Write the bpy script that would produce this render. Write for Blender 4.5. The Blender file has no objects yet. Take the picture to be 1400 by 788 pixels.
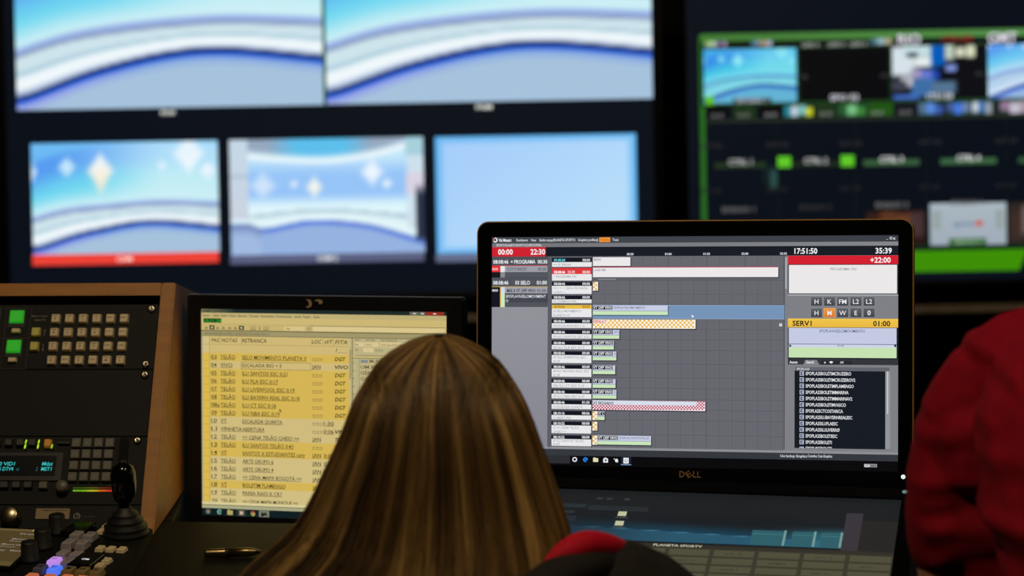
import bpy, bmesh, math, random
from mathutils import Vector, Matrix, noise

random.seed(7)
scene = bpy.context.scene
COL = scene.collection
R = math.radians
V = Vector

# ------------------------------------------------------------------ camera, world, lights, exposure
FLOOR = 0.08
cam_d = bpy.data.cameras.new('camera')
cam = bpy.data.objects.new('camera', cam_d)
COL.objects.link(cam)
cam_d.lens = 85
cam_d.sensor_width = 36
cam.matrix_world = (Matrix.Translation((0, 0, 1.83)) @ Matrix.Rotation(R(78), 4, 'X')
                    @ Matrix.Rotation(R(-1.05), 4, 'Z'))
cam_d.clip_start = 0.05
cam_d.dof.use_dof = True
cam_d.dof.focus_distance = 2.93
cam_d.dof.aperture_fstop = 4.3
scene.camera = cam

world = bpy.data.worlds.new('control_room_world')
scene.world = world
world.use_nodes = True
world.node_tree.nodes['Background'].inputs[0].default_value = (0.6, 0.7, 1.0, 1)
world.node_tree.nodes['Background'].inputs[1].default_value = 0.002

scene.view_settings.view_transform = 'Standard'
scene.view_settings.look = 'None'
scene.view_settings.exposure = 0.0
scene.view_settings.gamma = 1.0
scene.view_settings.use_curve_mapping = False


def area(name, loc, target, power, col, size):
    d = bpy.data.lights.new(name, 'AREA')
    d.energy = power
    d.color = col
    d.shape = 'DISK'
    d.size = size
    o = bpy.data.objects.new(name, d)
    COL.objects.link(o)
    o.location = loc
    o.rotation_euler = (V(target) - V(loc)).to_track_quat('-Z', 'Y').to_euler()
    return o


WARM = (1.0, 0.82, 0.54)
CEIL_LAMPS = [((-0.55, 1.95, 3.0), (-0.35, 2.7, 1.0), 11.0), ((0.62, 1.85, 3.0), (0.45, 2.4, 1.1), 6.0)]
for _l, _t, _p in CEIL_LAMPS:
    area('ceiling_lamp_light', V(_l) + V((0, 0, -0.075)), _t, _p, WARM, 0.16)


# ------------------------------------------------------------------ materials
def lin(c):
    out = []
    for v in c[:3]:
        v = v / 255.0
        out.append(v / 12.92 if v <= 0.04045 else ((v + 0.055) / 1.055) ** 2.4)
    return (out[0], out[1], out[2], 1.0)


def mat(name, col, rough=0.5, metal=0.0, spec=0.5, vary=0.0, vscale=20.0, bump=0.0, bscale=200.0, emit=0.0,
        stretch=None):
    m = bpy.data.materials.new(name)
    m.use_nodes = True
    nt = m.node_tree
    b = nt.nodes['Principled BSDF']
    c = lin(col)
    b.inputs['Base Color'].default_value = c
    b.inputs['Roughness'].default_value = rough
    b.inputs['Metallic'].default_value = metal
    b.inputs['Specular IOR Level'].default_value = spec
    if vary or bump:
        tc = nt.nodes.new('ShaderNodeTexCoord')
        mp = nt.nodes.new('ShaderNodeMapping')
        if stretch:
            mp.inputs['Scale'].default_value = stretch
        nt.links.new(tc.outputs['Object'], mp.inputs['Vector'])
    if vary:
        n = nt.nodes.new('ShaderNodeTexNoise')
        n.inputs['Scale'].default_value = vscale
        n.inputs['Detail'].default_value = 5
        r = nt.nodes.new('ShaderNodeValToRGB')
        r.color_ramp.elements[0].position = 0.3
        r.color_ramp.elements[1].position = 0.7
        r.color_ramp.elements[0].color = tuple(x * (1 - vary) for x in c[:3]) + (1,)
        r.color_ramp.elements[1].color = tuple(min(1, x * (1 + vary)) for x in c[:3]) + (1,)
        nt.links.new(mp.outputs[0], n.inputs['Vector'])
        nt.links.new(n.outputs['Fac'], r.inputs['Fac'])
        nt.links.new(r.outputs['Color'], b.inputs['Base Color'])
    if bump:
        n2 = nt.nodes.new('ShaderNodeTexNoise')
        n2.inputs['Scale'].default_value = bscale
        n2.inputs['Detail'].default_value = 3
        bp = nt.nodes.new('ShaderNodeBump')
        bp.inputs['Strength'].default_value = bump
        bp.inputs['Distance'].default_value = 0.002
        nt.links.new(mp.outputs[0], n2.inputs['Vector'])
        nt.links.new(n2.outputs['Fac'], bp.inputs['Height'])
        nt.links.new(bp.outputs['Normal'], b.inputs['Normal'])
    if emit:
        b.inputs['Emission Color'].default_value = c
        b.inputs['Emission Strength'].default_value = emit
    return m


def attr_mat(name, emit, rough=0.35, spec=0.25):
    """Colour comes from the mesh's flat print: glowing for screens, plain ink for lettering."""
    m = bpy.data.materials.new(name)
    m.use_nodes = True
    nt = m.node_tree
    b = nt.nodes['Principled BSDF']
    a = nt.nodes.new('ShaderNodeAttribute')
    a.attribute_name = 'Col'
    b.inputs['Roughness'].default_value = rough
    b.inputs['Specular IOR Level'].default_value = spec
    if emit:
        b.inputs['Base Color'].default_value = (0.004, 0.004, 0.004, 1)
        nt.links.new(a.outputs['Color'], b.inputs['Emission Color'])
        b.inputs['Emission Strength'].default_value = emit
    else:
        nt.links.new(a.outputs['Color'], b.inputs['Base Color'])
    return m


M_SCREEN = attr_mat('screen_light', 1.0, 0.4, 0.15)
M_PRINT = attr_mat('printed_ink', 0.0, 0.6, 0.2)
M_HAIR = attr_mat('hair_fibre', 0.0, 0.5, 0.3)
M_BEZEL = mat('black_bezel_plastic', (14, 14, 16), 0.42, vary=0.1, vscale=60)
M_GLOSS = mat('glossy_black_plastic', (9, 9, 10), 0.16, vary=0.05, vscale=10)
M_BLACK = mat('matt_black_paint', (17, 17, 18), 0.6, vary=0.15, vscale=40, bump=0.1)
M_PANEL = mat('black_panel_metal', (13, 13, 13), 0.6, spec=0.25, vary=0.12, vscale=80, bump=0.15, bscale=900)
M_PANEL_RAISED = mat('dark_grey_panel', (22, 21, 20), 0.5, vary=0.1, vscale=50)
M_RUBBER = mat('black_rubber', (22, 21, 21), 0.55, vary=0.1, vscale=60)
M_STEEL = mat('screw_steel', (190, 180, 160), 0.25, metal=1.0, vary=0.1, vscale=100)
M_SILVER = mat('brushed_silver', (180, 165, 130), 0.3, metal=1.0, vary=0.15, vscale=60)
M_TRIM = mat('bronze_trim_metal', (214, 162, 92), 0.45, metal=0.6, vary=0.05)
M_WOOD = mat('orange_plywood', (170, 110, 26), 0.5, vary=0.16, vscale=14, bump=0.08, bscale=120, stretch=(1.0, 6.0, 6.0))
M_KEY = mat('cream_key_plastic', (222, 200, 158), 0.45, vary=0.05, vscale=30)
M_KEY_Y = mat('yellow_key_plastic', (204, 194, 96), 0.45, vary=0.05, vscale=30)
M_KEY_G = mat('grey_key_plastic', (92, 88, 78), 0.45, vary=0.08, vscale=30)
M_KEY_D = mat('dark_key_plastic', (48, 47, 44), 0.45, vary=0.08, vscale=30)
M_KEY_V = mat('lilac_key_plastic', (158, 148, 152), 0.4, vary=0.06, vscale=30)
M_KEY_B = mat('tan_key_plastic', (136, 118, 78), 0.42, vary=0.06, vscale=30)
M_GREEN_LIT = mat('green_lit_key', (30, 150, 30), 0.4, emit=0.75)
M_VIOLET_LIT = mat('violet_lit_key', (190, 140, 235), 0.4, emit=0.75)
M_BLUE_LIT = mat('blue_lit_key', (80, 120, 250), 0.4, emit=0.8)
M_ORANGE_LIT = mat('orange_lit_key', (200, 110, 70), 0.4, emit=0.5)
M_AMBER_KEY = mat('amber_key_plastic', (205, 140, 40), 0.4, emit=0.12)
M_DESK = mat('black_desk_laminate', (13, 12, 11), 0.6, spec=0.2, vary=0.15, vscale=90, bump=0.1, bscale=600)
M_CARPET = mat('dark_blue_carpet', (24, 26, 32), 0.95, vary=0.3, vscale=160, bump=0.5, bscale=500)
M_WALL = mat('dark_wall_paint', (20, 21, 25), 0.85, vary=0.1, vscale=5, bump=0.1)
M_CEIL = mat('dark_ceiling_paint', (26, 26, 27), 0.9, vary=0.1, vscale=5)
M_RACK = mat('dark_brown_rack_metal', (38, 31, 28), 0.5, vary=0.1, vscale=30)
M_RAIL = mat('taupe_rail_metal', (205, 182, 158), 0.5, vary=0.1, vscale=30)
M_SKIN = mat('skin', (190, 130, 98), 0.5, vary=0.08, vscale=30, bump=0.1, bscale=300)
M_RED = mat('red_cotton', (138, 4, 28), 0.85, spec=0.15, vary=0.1, vscale=60, bump=0.25, bscale=900)
M_RED_LINING = mat('red_lining', (190, 10, 40), 0.7, spec=0.2, vary=0.08, vscale=60, bump=0.2, bscale=900)
M_JACKET = mat('black_jacket_fabric', (34, 31, 28), 0.8, spec=0.2, vary=0.15, vscale=60, bump=0.25, bscale=800)
M_DENIM = mat('dark_denim', (28, 34, 50), 0.9, vary=0.2, vscale=80, bump=0.3, bscale=700)
M_SHOE = mat('black_shoe_leather', (20, 19, 18), 0.45, vary=0.1)
M_CHAIRFAB = mat('charcoal_chair_fabric', (32, 32, 34), 0.9, vary=0.2, vscale=90, bump=0.3, bscale=700)
M_MANHAIR = mat('dark_brown_hair', (34, 24, 18), 0.55, vary=0.3, vscale=120, bump=0.5, bscale=300)
M_LAMPGLOW = mat('lamp_glow', (255, 214, 150), 0.4, emit=1.5)


# ------------------------------------------------------------------ object helpers
def tag(o, label=None, cat=None, group=None, kind=None):
    if label:
        o['label'] = label
    if cat:
        o['category'] = cat
    if group:
        o['group'] = group
    if kind:
        o['kind'] = kind
    return o


def empty(name, loc=(0, 0, 0), rot=None, parent=None):
    o = bpy.data.objects.new(name, None)
    COL.objects.link(o)
    o.empty_display_size = 0.05
    m = Matrix.Translation(loc)
    if rot is not None:
        m = m @ rot.to_4x4()
    if parent:
        o.parent = parent
    o.matrix_local = m
    return o


def thing(name, label, cat, loc=(0, 0, 0), rot=None, group=None):
    return tag(empty(name, loc, rot), label, cat, group)


def rot(yaw=0, tilt=0, roll=0):
    return Matrix.Rotation(R(yaw), 3, 'Z') @ Matrix.Rotation(R(tilt), 3, 'X') @ Matrix.Rotation(R(roll), 3, 'Y')


def link_mesh(name, me, m, parent=None, loc=None):
    o = bpy.data.objects.new(name, me)
    COL.objects.link(o)
    if m is not None:
        me.materials.append(m)
    if parent is not None:
        o.parent = parent
    if loc is not None:
        o.location = loc
    return o


def build(name, bm, m, parent=None, smooth=False, loc=None):
    me = bpy.data.meshes.new(name)
    bmesh.ops.recalc_face_normals(bm, faces=bm.faces[:])
    bm.to_mesh(me)
    bm.free()
    if smooth:
        me.polygons.foreach_set('use_smooth', [True] * len(me.polygons))
    return link_mesh(name, me, m, parent, loc)


def inst(src, loc, parent, name=None):
    """Another piece that shares the mesh of src."""
    o = bpy.data.objects.new(name or src.name.split('.')[0], src.data)
    COL.objects.link(o)
    o.parent = parent
    o.location = loc
    return o


def box(bm, c, s, bev=0.0, seg=2, m3=None):
    r = bmesh.ops.create_cube(bm, size=1.0)
    vs = r['verts']
    mm = Matrix.Diagonal((s[0], s[1], s[2], 1))
    bmesh.ops.transform(bm, matrix=Matrix.Translation(c) @ (m3.to_4x4() if m3 else Matrix()) @ mm, verts=vs)
    if bev:
        es = list({e for v in vs for e in v.link_edges})
        bmesh.ops.bevel(bm, geom=es, offset=bev, segments=seg, affect='EDGES', profile=0.6)
    return bm


def boxo(name, c, s, m, parent=None, bev=0.0, seg=2):
    bm = bmesh.new()
    box(bm, (0, 0, 0), s, bev, seg)
    return build(name, bm, m, parent, loc=c)


def prism(bm, pts, axis, a, b):
    """Extrude a 2D outline along an axis from a to b. axis 'x': pts=(y,z); 'y': pts=(x,z); 'z': pts=(x,y)."""
    def p3(p, t):
        return {'x': (t, p[0], p[1]), 'y': (p[0], t, p[1]), 'z': (p[0], p[1], t)}[axis]
    va = [bm.verts.new(p3(p, a)) for p in pts]
    vb = [bm.verts.new(p3(p, b)) for p in pts]
    n = len(pts)
    bm.faces.new(va)
    bm.faces.new(vb[::-1])
    for i in range(n):
        bm.faces.new((va[i], vb[i], vb[(i + 1) % n], va[(i + 1) % n]))
    return bm


def rrect(x0, y0, x1, y1, r, n=5):
    pts = []
    for cx, cy, a0 in ((x1 - r, y1 - r, 0), (x0 + r, y1 - r, 90), (x0 + r, y0 + r, 180), (x1 - r, y0 + r, 270)):
        for i in range(n + 1):
            a = R(a0 + 90 * i / n)
            pts.append((cx + r * math.cos(a), cy + r * math.sin(a)))
    return pts


def ring_frame(bm, outer, inner, axis_y0, axis_y1, n=5, r=0.01, ri=0.001):
    """A rectangular frame with rounded outer corners in the xz plane. outer/inner = (x0,z0,x1,z1)."""
    po = rrect(*outer, r, n)
    pi = rrect(*inner, ri, n)
    k = len(po)
    rings = [[bm.verts.new((p[0], y, p[1])) for p in pts] for pts, y in
             ((po, axis_y1), (po, axis_y0 + 0.0015), ([(x * 0.997, z * 0.997) for x, z in po], axis_y0), (pi, axis_y0),
              (pi, axis_y1))]
    for a, b in zip(rings, rings[1:] + rings[:1]):
        for i in range(k):
            bm.faces.new((a[i], a[(i + 1) % k], b[(i + 1) % k], b[i]))
    return bm


def lathe(bm, prof, n=24, origin=(0, 0, 0), m3=None):
    """Revolve (r,z) profile about z."""
    m3 = m3 or Matrix.Identity(3)
    o = V(origin)
    rings = []
    for r, z in prof:
        if r < 1e-6:
            rings.append([bm.verts.new(o + m3 @ V((0, 0, z)))])
        else:
            rings.append([bm.verts.new(o + m3 @ V((r * math.cos(2 * math.pi * i / n), r * math.sin(2 * math.pi * i / n), z)))
                          for i in range(n)])
    for a, b in zip(rings, rings[1:]):
        if len(a) == 1 and len(b) == 1:
            continue
        for i in range(n):
            j = (i + 1) % n
            if len(a) == 1:
                bm.faces.new((a[0], b[i], b[j]))
            elif len(b) == 1:
                bm.faces.new((a[i], a[j], b[0]))
            else:
                bm.faces.new((a[i], a[j], b[j], b[i]))
    if len(rings[0]) > 1:
        bm.faces.new(rings[0][::-1])
    if len(rings[-1]) > 1:
        bm.faces.new(rings[-1])
    return bm


def catmull(vals, sub):
    out = []
    n = len(vals)
    for i in range(n - 1):
        p0 = vals[max(i - 1, 0)]
        p1 = vals[i]
        p2 = vals[i + 1]
        p3 = vals[min(i + 2, n - 1)]
        for k in range(sub):
            t = k / sub
            out.append(0.5 * ((2 * p1) + (p2 - p0) * t + (2 * p0 - 5 * p1 + 4 * p2 - p3) * t * t
                              + (3 * p1 - p0 - 3 * p2 + p3) * t ** 3))
    out.append(vals[-1])
    return out


def sweep(bm, pts, radii, side=(1, 0, 0), n=16, sub=4, round_ends=True):
    """Tube through pts; radii = list of r or (r_side, r_other)."""
    rr = [V((r, r)) if not isinstance(r, (tuple, list)) else V(r) for r in radii]
    P = catmull([V(p) for p in pts], sub)
    Q = catmull(rr, sub)
    side = V(side)
    data = []
    for i, p in enumerate(P):
        t = (P[min(i + 1, len(P) - 1)] - P[max(i - 1, 0)]).normalized()
        s = side - t * side.dot(t)
        if s.length < 1e-4:
            s = t.orthogonal()
        s.normalize()
        data.append((p, t, s, t.cross(s), max(Q[i][0], 1e-4), max(Q[i][1], 1e-4)))
    seq = []
    if round_ends:
        p, t, s, u, a, b = data[0]
        m = min(a, b)
        for k in (0.12, 0.55, 0.85):
            seq.append((p - t * m * math.sqrt(1 - k * k), s, u, a * k, b * k))
    for p, t, s, u, a, b in data:
        seq.append((p, s, u, a, b))
    if round_ends:
        p, t, s, u, a, b = data[-1]
        m = min(a, b)
        for k in (0.85, 0.55, 0.12):
            seq.append((p + t * m * math.sqrt(1 - k * k), s, u, a * k, b * k))
    rings = [[bm.verts.new(p + s * a * math.cos(2 * math.pi * i / n) + u * b * math.sin(2 * math.pi * i / n)) for i in range(n)]
             for p, s, u, a, b in seq]
    for x, y in zip(rings, rings[1:]):
        for i in range(n):
            bm.faces.new((x[i], x[(i + 1) % n], y[(i + 1) % n], y[i]))
    bm.faces.new(rings[0][::-1])
    bm.faces.new(rings[-1])
    return bm


def fuse(name, bm, m, parent, voxel=0.006, smooth_it=4, post=None):
    """Overlapping closed shapes become one continuous skin."""
    bmesh.ops.recalc_face_normals(bm, faces=bm.faces[:])
    me = bpy.data.meshes.new('tmp')
    bm.to_mesh(me)
    bm.free()
    o = bpy.data.objects.new('tmp', me)
    COL.objects.link(o)
    md = o.modifiers.new('r', 'REMESH')
    md.mode = 'VOXEL'
    md.voxel_size = voxel
    md.use_smooth_shade = True
    if smooth_it:
        sm = o.modifiers.new('s', 'SMOOTH')
        sm.iterations = smooth_it
        sm.factor = 0.5
    dg = bpy.context.evaluated_depsgraph_get()
    res = bpy.data.meshes.new_from_object(o.evaluated_get(dg))
    bpy.data.objects.remove(o)
    bpy.data.meshes.remove(me)
    res.name = name
    res.materials.clear()
    if post:
        vs = res.vertices
        nn = [v.normal.copy() for v in vs]
        for v, nrm in zip(vs, nn):
            v.co = post(v.co.copy(), nrm)
    res.polygons.foreach_set('use_smooth', [True] * len(res.polygons))
    ob = link_mesh(name, res, m, parent)
    return ob


# ------------------------------------------------------------------ flat print (screens, legends)
_txt_cache = {}


def text_geo(s, bold=False, shear=0.0):
    key = (s, bold, shear)
    if key in _txt_cache:
        return _txt_cache[key]
    cu = bpy.data.curves.new('t', 'FONT')
    cu.body = s
    cu.size = 1.0
    cu.resolution_u = 2
    cu.shear = shear
    cu.offset = 0.022 if bold else 0.007
    ob = bpy.data.objects.new('t', cu)
    COL.objects.link(ob)
    dg = bpy.context.evaluated_depsgraph_get()
    me = bpy.data.meshes.new_from_object(ob.evaluated_get(dg))
    vs = [(v.co.x, v.co.y) for v in me.vertices]
    fs = [tuple(p.vertices) for p in me.polygons]
    bpy.data.objects.remove(ob)
    bpy.data.curves.remove(cu)
    bpy.data.meshes.remove(me)
    x0 = min((v[0] for v in vs), default=0)
    x1 = max((v[0] for v in vs), default=1)
    _txt_cache[key] = (vs, fs, x0, x1)
    return _txt_cache[key]


CAP = 0.73


class Canvas:
    """Flat print on a plane: x to the right, z up, layers step out towards -y."""

    def __init__(self, mapf, k, step=0.0002):
        self.map = mapf
        self.k = k
        self.step = step
        self.v = []
        self.f = []
        self.c = []

    def _face(self, pts, cols, layer):
        b = len(self.v)
        y = -layer * self.step
        for X, Z in pts:
            self.v.append((X, y, Z))
        self.f.append(tuple(range(b, b + len(pts))))
        self.c.append(cols)

    def ext(self, x0, y0, x1, y1):
        xm, ym = (x0 + x1) / 2, (y0 + y1) / 2
        return self.map(x0, ym)[0], self.map(x1, ym)[0], self.map(xm, y0)[1], self.map(xm, y1)[1]

    def rect(self, x0, y0, x1, y1, col, layer=1, col2=None):
        X0, X1, Z0, Z1 = self.ext(x0, y0, x1, y1)
        a = lin(col)
        b = lin(col2) if col2 else a
        self._face([(X0, Z1), (X1, Z1), (X1, Z0), (X0, Z0)], [b, b, a, a], layer)

    def hgrad(self, x0, y0, x1, y1, col, col2, layer=1):
        X0, X1, Z0, Z1 = self.ext(x0, y0, x1, y1)
        a, b = lin(col), lin(col2)
        self._face([(X0, Z1), (X1, Z1), (X1, Z0), (X0, Z0)], [a, b, b, a], layer)

    def poly(self, pts, col, layer=1):
        a = lin(col)
        self._face([self.map(*p) for p in pts], [a] * len(pts), layer)

    def disc(self, x, y, rx, ry, col, layer=1, n=20):
        self.poly([(x + rx * math.cos(2 * math.pi * i / n), y - ry * math.sin(2 * math.pi * i / n)) for i in range(n)], col, layer)

    def ring(self, x, y, r0, r1, col, layer=1, n=24, a0=0, a1=360):
        for i in range(n):
            p, q = R(a0 + (a1 - a0) * i / n), R(a0 + (a1 - a0) * (i + 1) / n)
            self.poly([(x + r0 * math.cos(p), y - r0 * math.sin(p)), (x + r1 * math.cos(p), y - r1 * math.sin(p)),
                       (x + r1 * math.cos(q), y - r1 * math.sin(q)), (x + r0 * math.cos(q), y - r0 * math.sin(q))], col, layer)

    def text(self, s, x, y, h, col, layer=3, x1=None, align='l', bold=False, shear=0.0, under=None):
        """Baseline y, cap height h in canvas units; x1 fits the text to a width."""
        vs, fs, a0, a1 = text_geo(s, bold, shear)
        sz = h * self.k / CAP
        sx = sz
        X, Z = self.map(x, y)
        w = a1 - a0
        if x1 is not None:
            sx = (self.map(x1, y)[0] - X) / w
        if align == 'r':
            X -= w * sx
        elif align == 'c':
            X -= w * sx / 2
        b = len(self.v)
        yy = -layer * self.step
        for vx, vy in vs:
            self.v.append((X + (vx - a0) * sx, yy, Z + vy * sz))
        c = lin(col)
        for f in fs:
            self.f.append(tuple(i + b for i in f))
            self.c.append([c] * len(f))
        if under:
            d = under * self.k
            self._face([(X, Z - d * 2), (X + w * sx, Z - d * 2), (X + w * sx, Z - d), (X, Z - d)], [c] * 4, layer)

    def picture(self, x0, y0, x1, y1, fn, nx, ny, layer=1, crop=(0, 0, 1, 1)):
        """A picture shown by the screen: fn(s,t) -> sRGB, smooth between grid points."""
        b = len(self.v)
        s0, t0, s1, t1 = crop
        X0, X1, Z0, Z1 = self.ext(x0, y0, x1, y1)
        cols = []
        for j in range(ny + 1):
            for i in range(nx + 1):
                u, w = i / nx, j / ny
                self.v.append((X0 + (X1 - X0) * u, -layer * self.step, Z0 + (Z1 - Z0) * w))
                cols.append(lin(fn(s0 + (s1 - s0) * u, t0 + (t1 - t0) * w)))
        for j in range(ny):
            for i in range(nx):
                q = [j * (nx + 1) + i, j * (nx + 1) + i + 1, (j + 1) * (nx + 1) + i + 1, (j + 1) * (nx + 1) + i]
                self.f.append(tuple(b + k for k in q[::-1]))
                self.c.append([cols[k] for k in q[::-1]])

    def label(self, parent, *a, name='feed_name', **k):
        """One piece of lettering as a part of its own."""
        keep = (self.v, self.f, self.c)
        self.v, self.f, self.c = [], [], []
        self.text(*a, **k)
        o = self.done(name, parent)
        self.v, self.f, self.c = keep
        return o

    def done(self, name, parent, m=None, y=0.0):
        me = bpy.data.meshes.new(name)
        me.from_pydata(self.v, [], self.f)
        at = me.color_attributes.new('Col', 'FLOAT_COLOR', 'CORNER')
        flat = []
        for poly, cs in zip(me.polygons, self.c):
            for c in cs:
                flat.extend(c)
        at.data.foreach_set('color', flat)
        o = link_mesh(name, me, m or M_SCREEN, parent)
        o.location = (0, y, 0)
        self.v, self.f, self.c = [], [], []
        return o


def mixc(a, b, t):
    t = max(0.0, min(1.0, t))
    return tuple(a[i] + (b[i] - a[i]) * t for i in range(3))


def sstep(a, b, x):
    t = max(0.0, min(1.0, (x - a) / (b - a)))
    return t * t * (3 - 2 * t)


def interp(x, xs, ys):
    if x <= xs[0]:
        return ys[0]
    for i in range(len(xs) - 1):
        if x <= xs[i + 1]:
            t = (x - xs[i]) / (xs[i + 1] - xs[i])
            return ys[i] + (ys[i + 1] - ys[i]) * t
    return ys[-1]


def smooth_curve(xs, ys, n=48):
    """Catmull interpolation table for a curve."""
    px = catmull(list(xs), 8)
    py = catmull(list(ys), 8)
    return lambda x: interp(x, px, py)


# ================================================================== THE ROOM
def slab(name, c, s, m):
    o = boxo(name, c, s, m)
    o['kind'] = 'structure'
    return o


X0, X1, Y0, Y1, ZT = -2.7, 3.1, -1.6, 6.7, 3.1
slab('floor', ((X0 + X1) / 2, (Y0 + Y1) / 2, FLOOR - 0.05), (X1 - X0, Y1 - Y0, 0.1), M_CARPET)
slab('ceiling', ((X0 + X1) / 2, (Y0 + Y1) / 2, ZT + 0.05), (X1 - X0, Y1 - Y0, 0.1), M_CEIL)
slab('wall_back', ((X0 + X1) / 2, Y1 + 0.05, (FLOOR + ZT) / 2), (X1 - X0 + 0.2, 0.1, ZT - FLOOR), M_WALL)
slab('wall_front', ((X0 + X1) / 2, Y0 - 0.05, (FLOOR + ZT) / 2), (X1 - X0 + 0.2, 0.1, ZT - FLOOR), M_WALL)
slab('wall_left', (X0 - 0.05, (Y0 + Y1) / 2, (FLOOR + ZT) / 2), (0.1, Y1 - Y0, ZT - FLOOR), M_WALL)
slab('wall_right', (X1 + 0.05, (Y0 + Y1) / 2, (FLOOR + ZT) / 2), (0.1, Y1 - Y0, ZT - FLOOR), M_WALL)

for i, (l, t, p) in enumerate(CEIL_LAMPS):
    lp = thing('ceiling_lamp', ['round warm ceiling downlight above the wooden console side',
                                'round warm ceiling downlight above the right hand side of the desk'][i],
               'ceiling light', (l[0], l[1], ZT))
    bm = bmesh.new()
    lathe(bm, [(0.0, -0.001), (0.13, -0.001), (0.13, -0.10), (0.115, -0.10), (0.1, -0.035), (0.0, -0.03)], 28)
    build('lamp_housing', bm, M_BLACK, lp)
    bm = bmesh.new()
    lathe(bm, [(0.0, -0.032), (0.085, -0.034), (0.08, -0.05), (0.0, -0.055)], 24)
    build('lamp_lens', bm, M_LAMPGLOW, lp)

# ================================================================== VIDEO WALL
WALL_O = V((-0.4128, 5.6, 0.98666))
WALL_R = rot(0, -10, 0)
KW = 0.0017165                                                     # metres of screen per picture unit


def wall_map1(x, y):                                               # units of the left display
    return ((x - 455 - 0.0183 * (y - 200)) * KW, -(y - 200 + 0.0183 * (x - 455)) * KW)


# --- the studio set picture shown by several feeds
SET_UP = smooth_curve((0, .18, .42, .69, 1), (.685, .591, .532, .506, .53))
SET_LO = smooth_curve((0, .05, .26, .5, .70, 1), (.932, .912, .783, .689, .672, .728))


def studio(s, t, sat=1.0, diamonds=()):
    u, l = SET_UP(s), SET_LO(s)
    if t < u - 0.02:
        d = u - t
        base = mixc((206, 240, 246), (110, 214, 240), sstep(.02, .22, d) * (1 - .85 * sstep(.25, .75, s)))
        blue = mixc((84, 150, 240), (176, 222, 250), sstep(.05, .8, s))
        c = mixc(base, blue, sstep(.17, .42, d) * .92)
        c = mixc(c, (120, 200, 245), sstep(.46, .56, d) * .7)
        for (dx, dy, rx, ry, top, bot) in diamonds:
            q = abs(s - dx) / rx + abs(t - dy) / ry
            c = mixc(mixc(top, bot, sstep(-ry, ry, t - dy)), c, sstep(.55, 1.25, q))
        c = mixc(c, (150, 176, 232), sstep(-.05, -.02, t - u))
    elif t < l:
        f = (t - u) / (l - u)
        c = mixc((150, 176, 232), (140, 158, 190), sstep(-.02, .012, t - u))
        c = mixc(c, (206, 228, 236), sstep(.012, .03, t - u))
        c = mixc(c, (168, 202, 218), sstep(.38, .44, f) * (1 - sstep(.46, .52, f)))
        c = mixc(c, (240, 248, 252), sstep(.5, .62, f))
        c = mixc(c, (176, 194, 222), sstep(.78, .9, f))
        c = mixc(c, (22, 40, 92), sstep(-.02, -.002, t - l))
    else:
        d = t - l
        c = mixc((14, 40, 110), (28, 92, 220), sstep(.004, .028, d))
        c = mixc(c, mixc((150, 160, 232), (140, 172, 226), sstep(.1, .5, s)), sstep(.02, .055, d))
        c = mixc(c, (166, 194, 220), sstep(.04, .11, d))
    return c


W, YL = (240, 248, 255), (250, 236, 206)
D1 = ((.37, .255, .075, .175, W, YL), (.19, .215, .05, .10, (190, 226, 250), (200, 232, 252)), (.845, .11, .09, .19, (226, 242, 252), W),
      (.945, .27, .045, .09, W, (226, 240, 252)), (.70, .21, .025, .05, (210, 234, 252), W), (.0, .25, .03, .1, (170, 214, 250), W))
D2 = tuple((a, b - .04, c, d * .85, e, W) for a, b, c, d, e, f in D1)


def studio_close(s, t):
    return studio(s, t, 1.0, D2)


def studio_tile(s, t):
    # the same set, the white bench a little lower in the frame
    return studio(s, t - .05 * sstep(.3, .5, t) * min(1, .2 + s * 2), 1.0, D1)


WD_TOP = smooth_curve((0, .25, .5, .75, 1), (.12, .17, .19, .14, .02))
WD_UP = smooth_curve((.1, .35, .6, .92), (.675, .635, .635, .69))
WD_LO = smooth_curve((.0, .1, .18, .42, .7, .92, 1), (.73, .735, .775, .71, .75, .86, .9))


def studio_wide(s, t):
    if t > WD_LO(s):
        d = t - WD_LO(s)
        c = mixc((70, 110, 220), (150, 178, 224), sstep(0, .06, d))
        if s < .16:
            c = mixc((120, 140, 190), (160, 186, 226), sstep(0, .12, d))
    elif t > WD_UP(s) - .02 and s > .09:
        f = (t - WD_UP(s)) / max(.01, WD_LO(s) - WD_UP(s))
        c = mixc((178, 204, 218), (226, 246, 250), sstep(-.1, .4, f))
        c = mixc(c, (110, 140, 190), sstep(.86, 1., f))
    else:
        top = WD_TOP(s)
        c = mixc((200, 234, 250), (150, 196, 248), sstep(.12, .34, t))
        c = mixc(c, (222, 246, 252), sstep(.46, .6, t))
        for (dx, dy, rx, ry, b) in ((.17, .40, .08, .14, (206, 228, 250)), (.435, .42, .05, .11, (244, 246, 236)), (.735, .30, .07, .14, (236, 246, 255)),
                                    (.33, .39, .03, .05, (216, 234, 252)), (.81, .40, .035, .06, (224, 240, 252))):
            q = abs(s - dx) / rx + abs(t - dy) / ry
            c = mixc(b, c, sstep(.3, 1.25, q))
        c = mixc((236, 248, 252), c, sstep(.0, .05, abs(t - top)))
        if t < top:
            e = abs(s - .47)
            c = mixc(c, mixc((92, 190, 236), (150, 166, 190), sstep(.1, .3, e)), sstep(0, .08, top - t))
    if s < .095 and t < .70:
        c = mixc((196, 216, 230), (206, 208, 224), t)
        if .30 < t < .33:
            c = (160, 176, 200)
    c = mixc(c, (206, 224, 236), sstep(.9, .93, s) * (1 if t < .8 else 0))
    if s > .9 and t < .16:
        c = mixc(c, (140, 196, 210), .6)
    if s > .905 and .3 < t < .5:
        c = mixc(c, (222, 206, 222), .7)
    if s > .955:
        c = mixc(c, (44, 52, 74), sstep(.38, .52, t) * (1 - sstep(.86, .93, t)))
    return c


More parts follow.
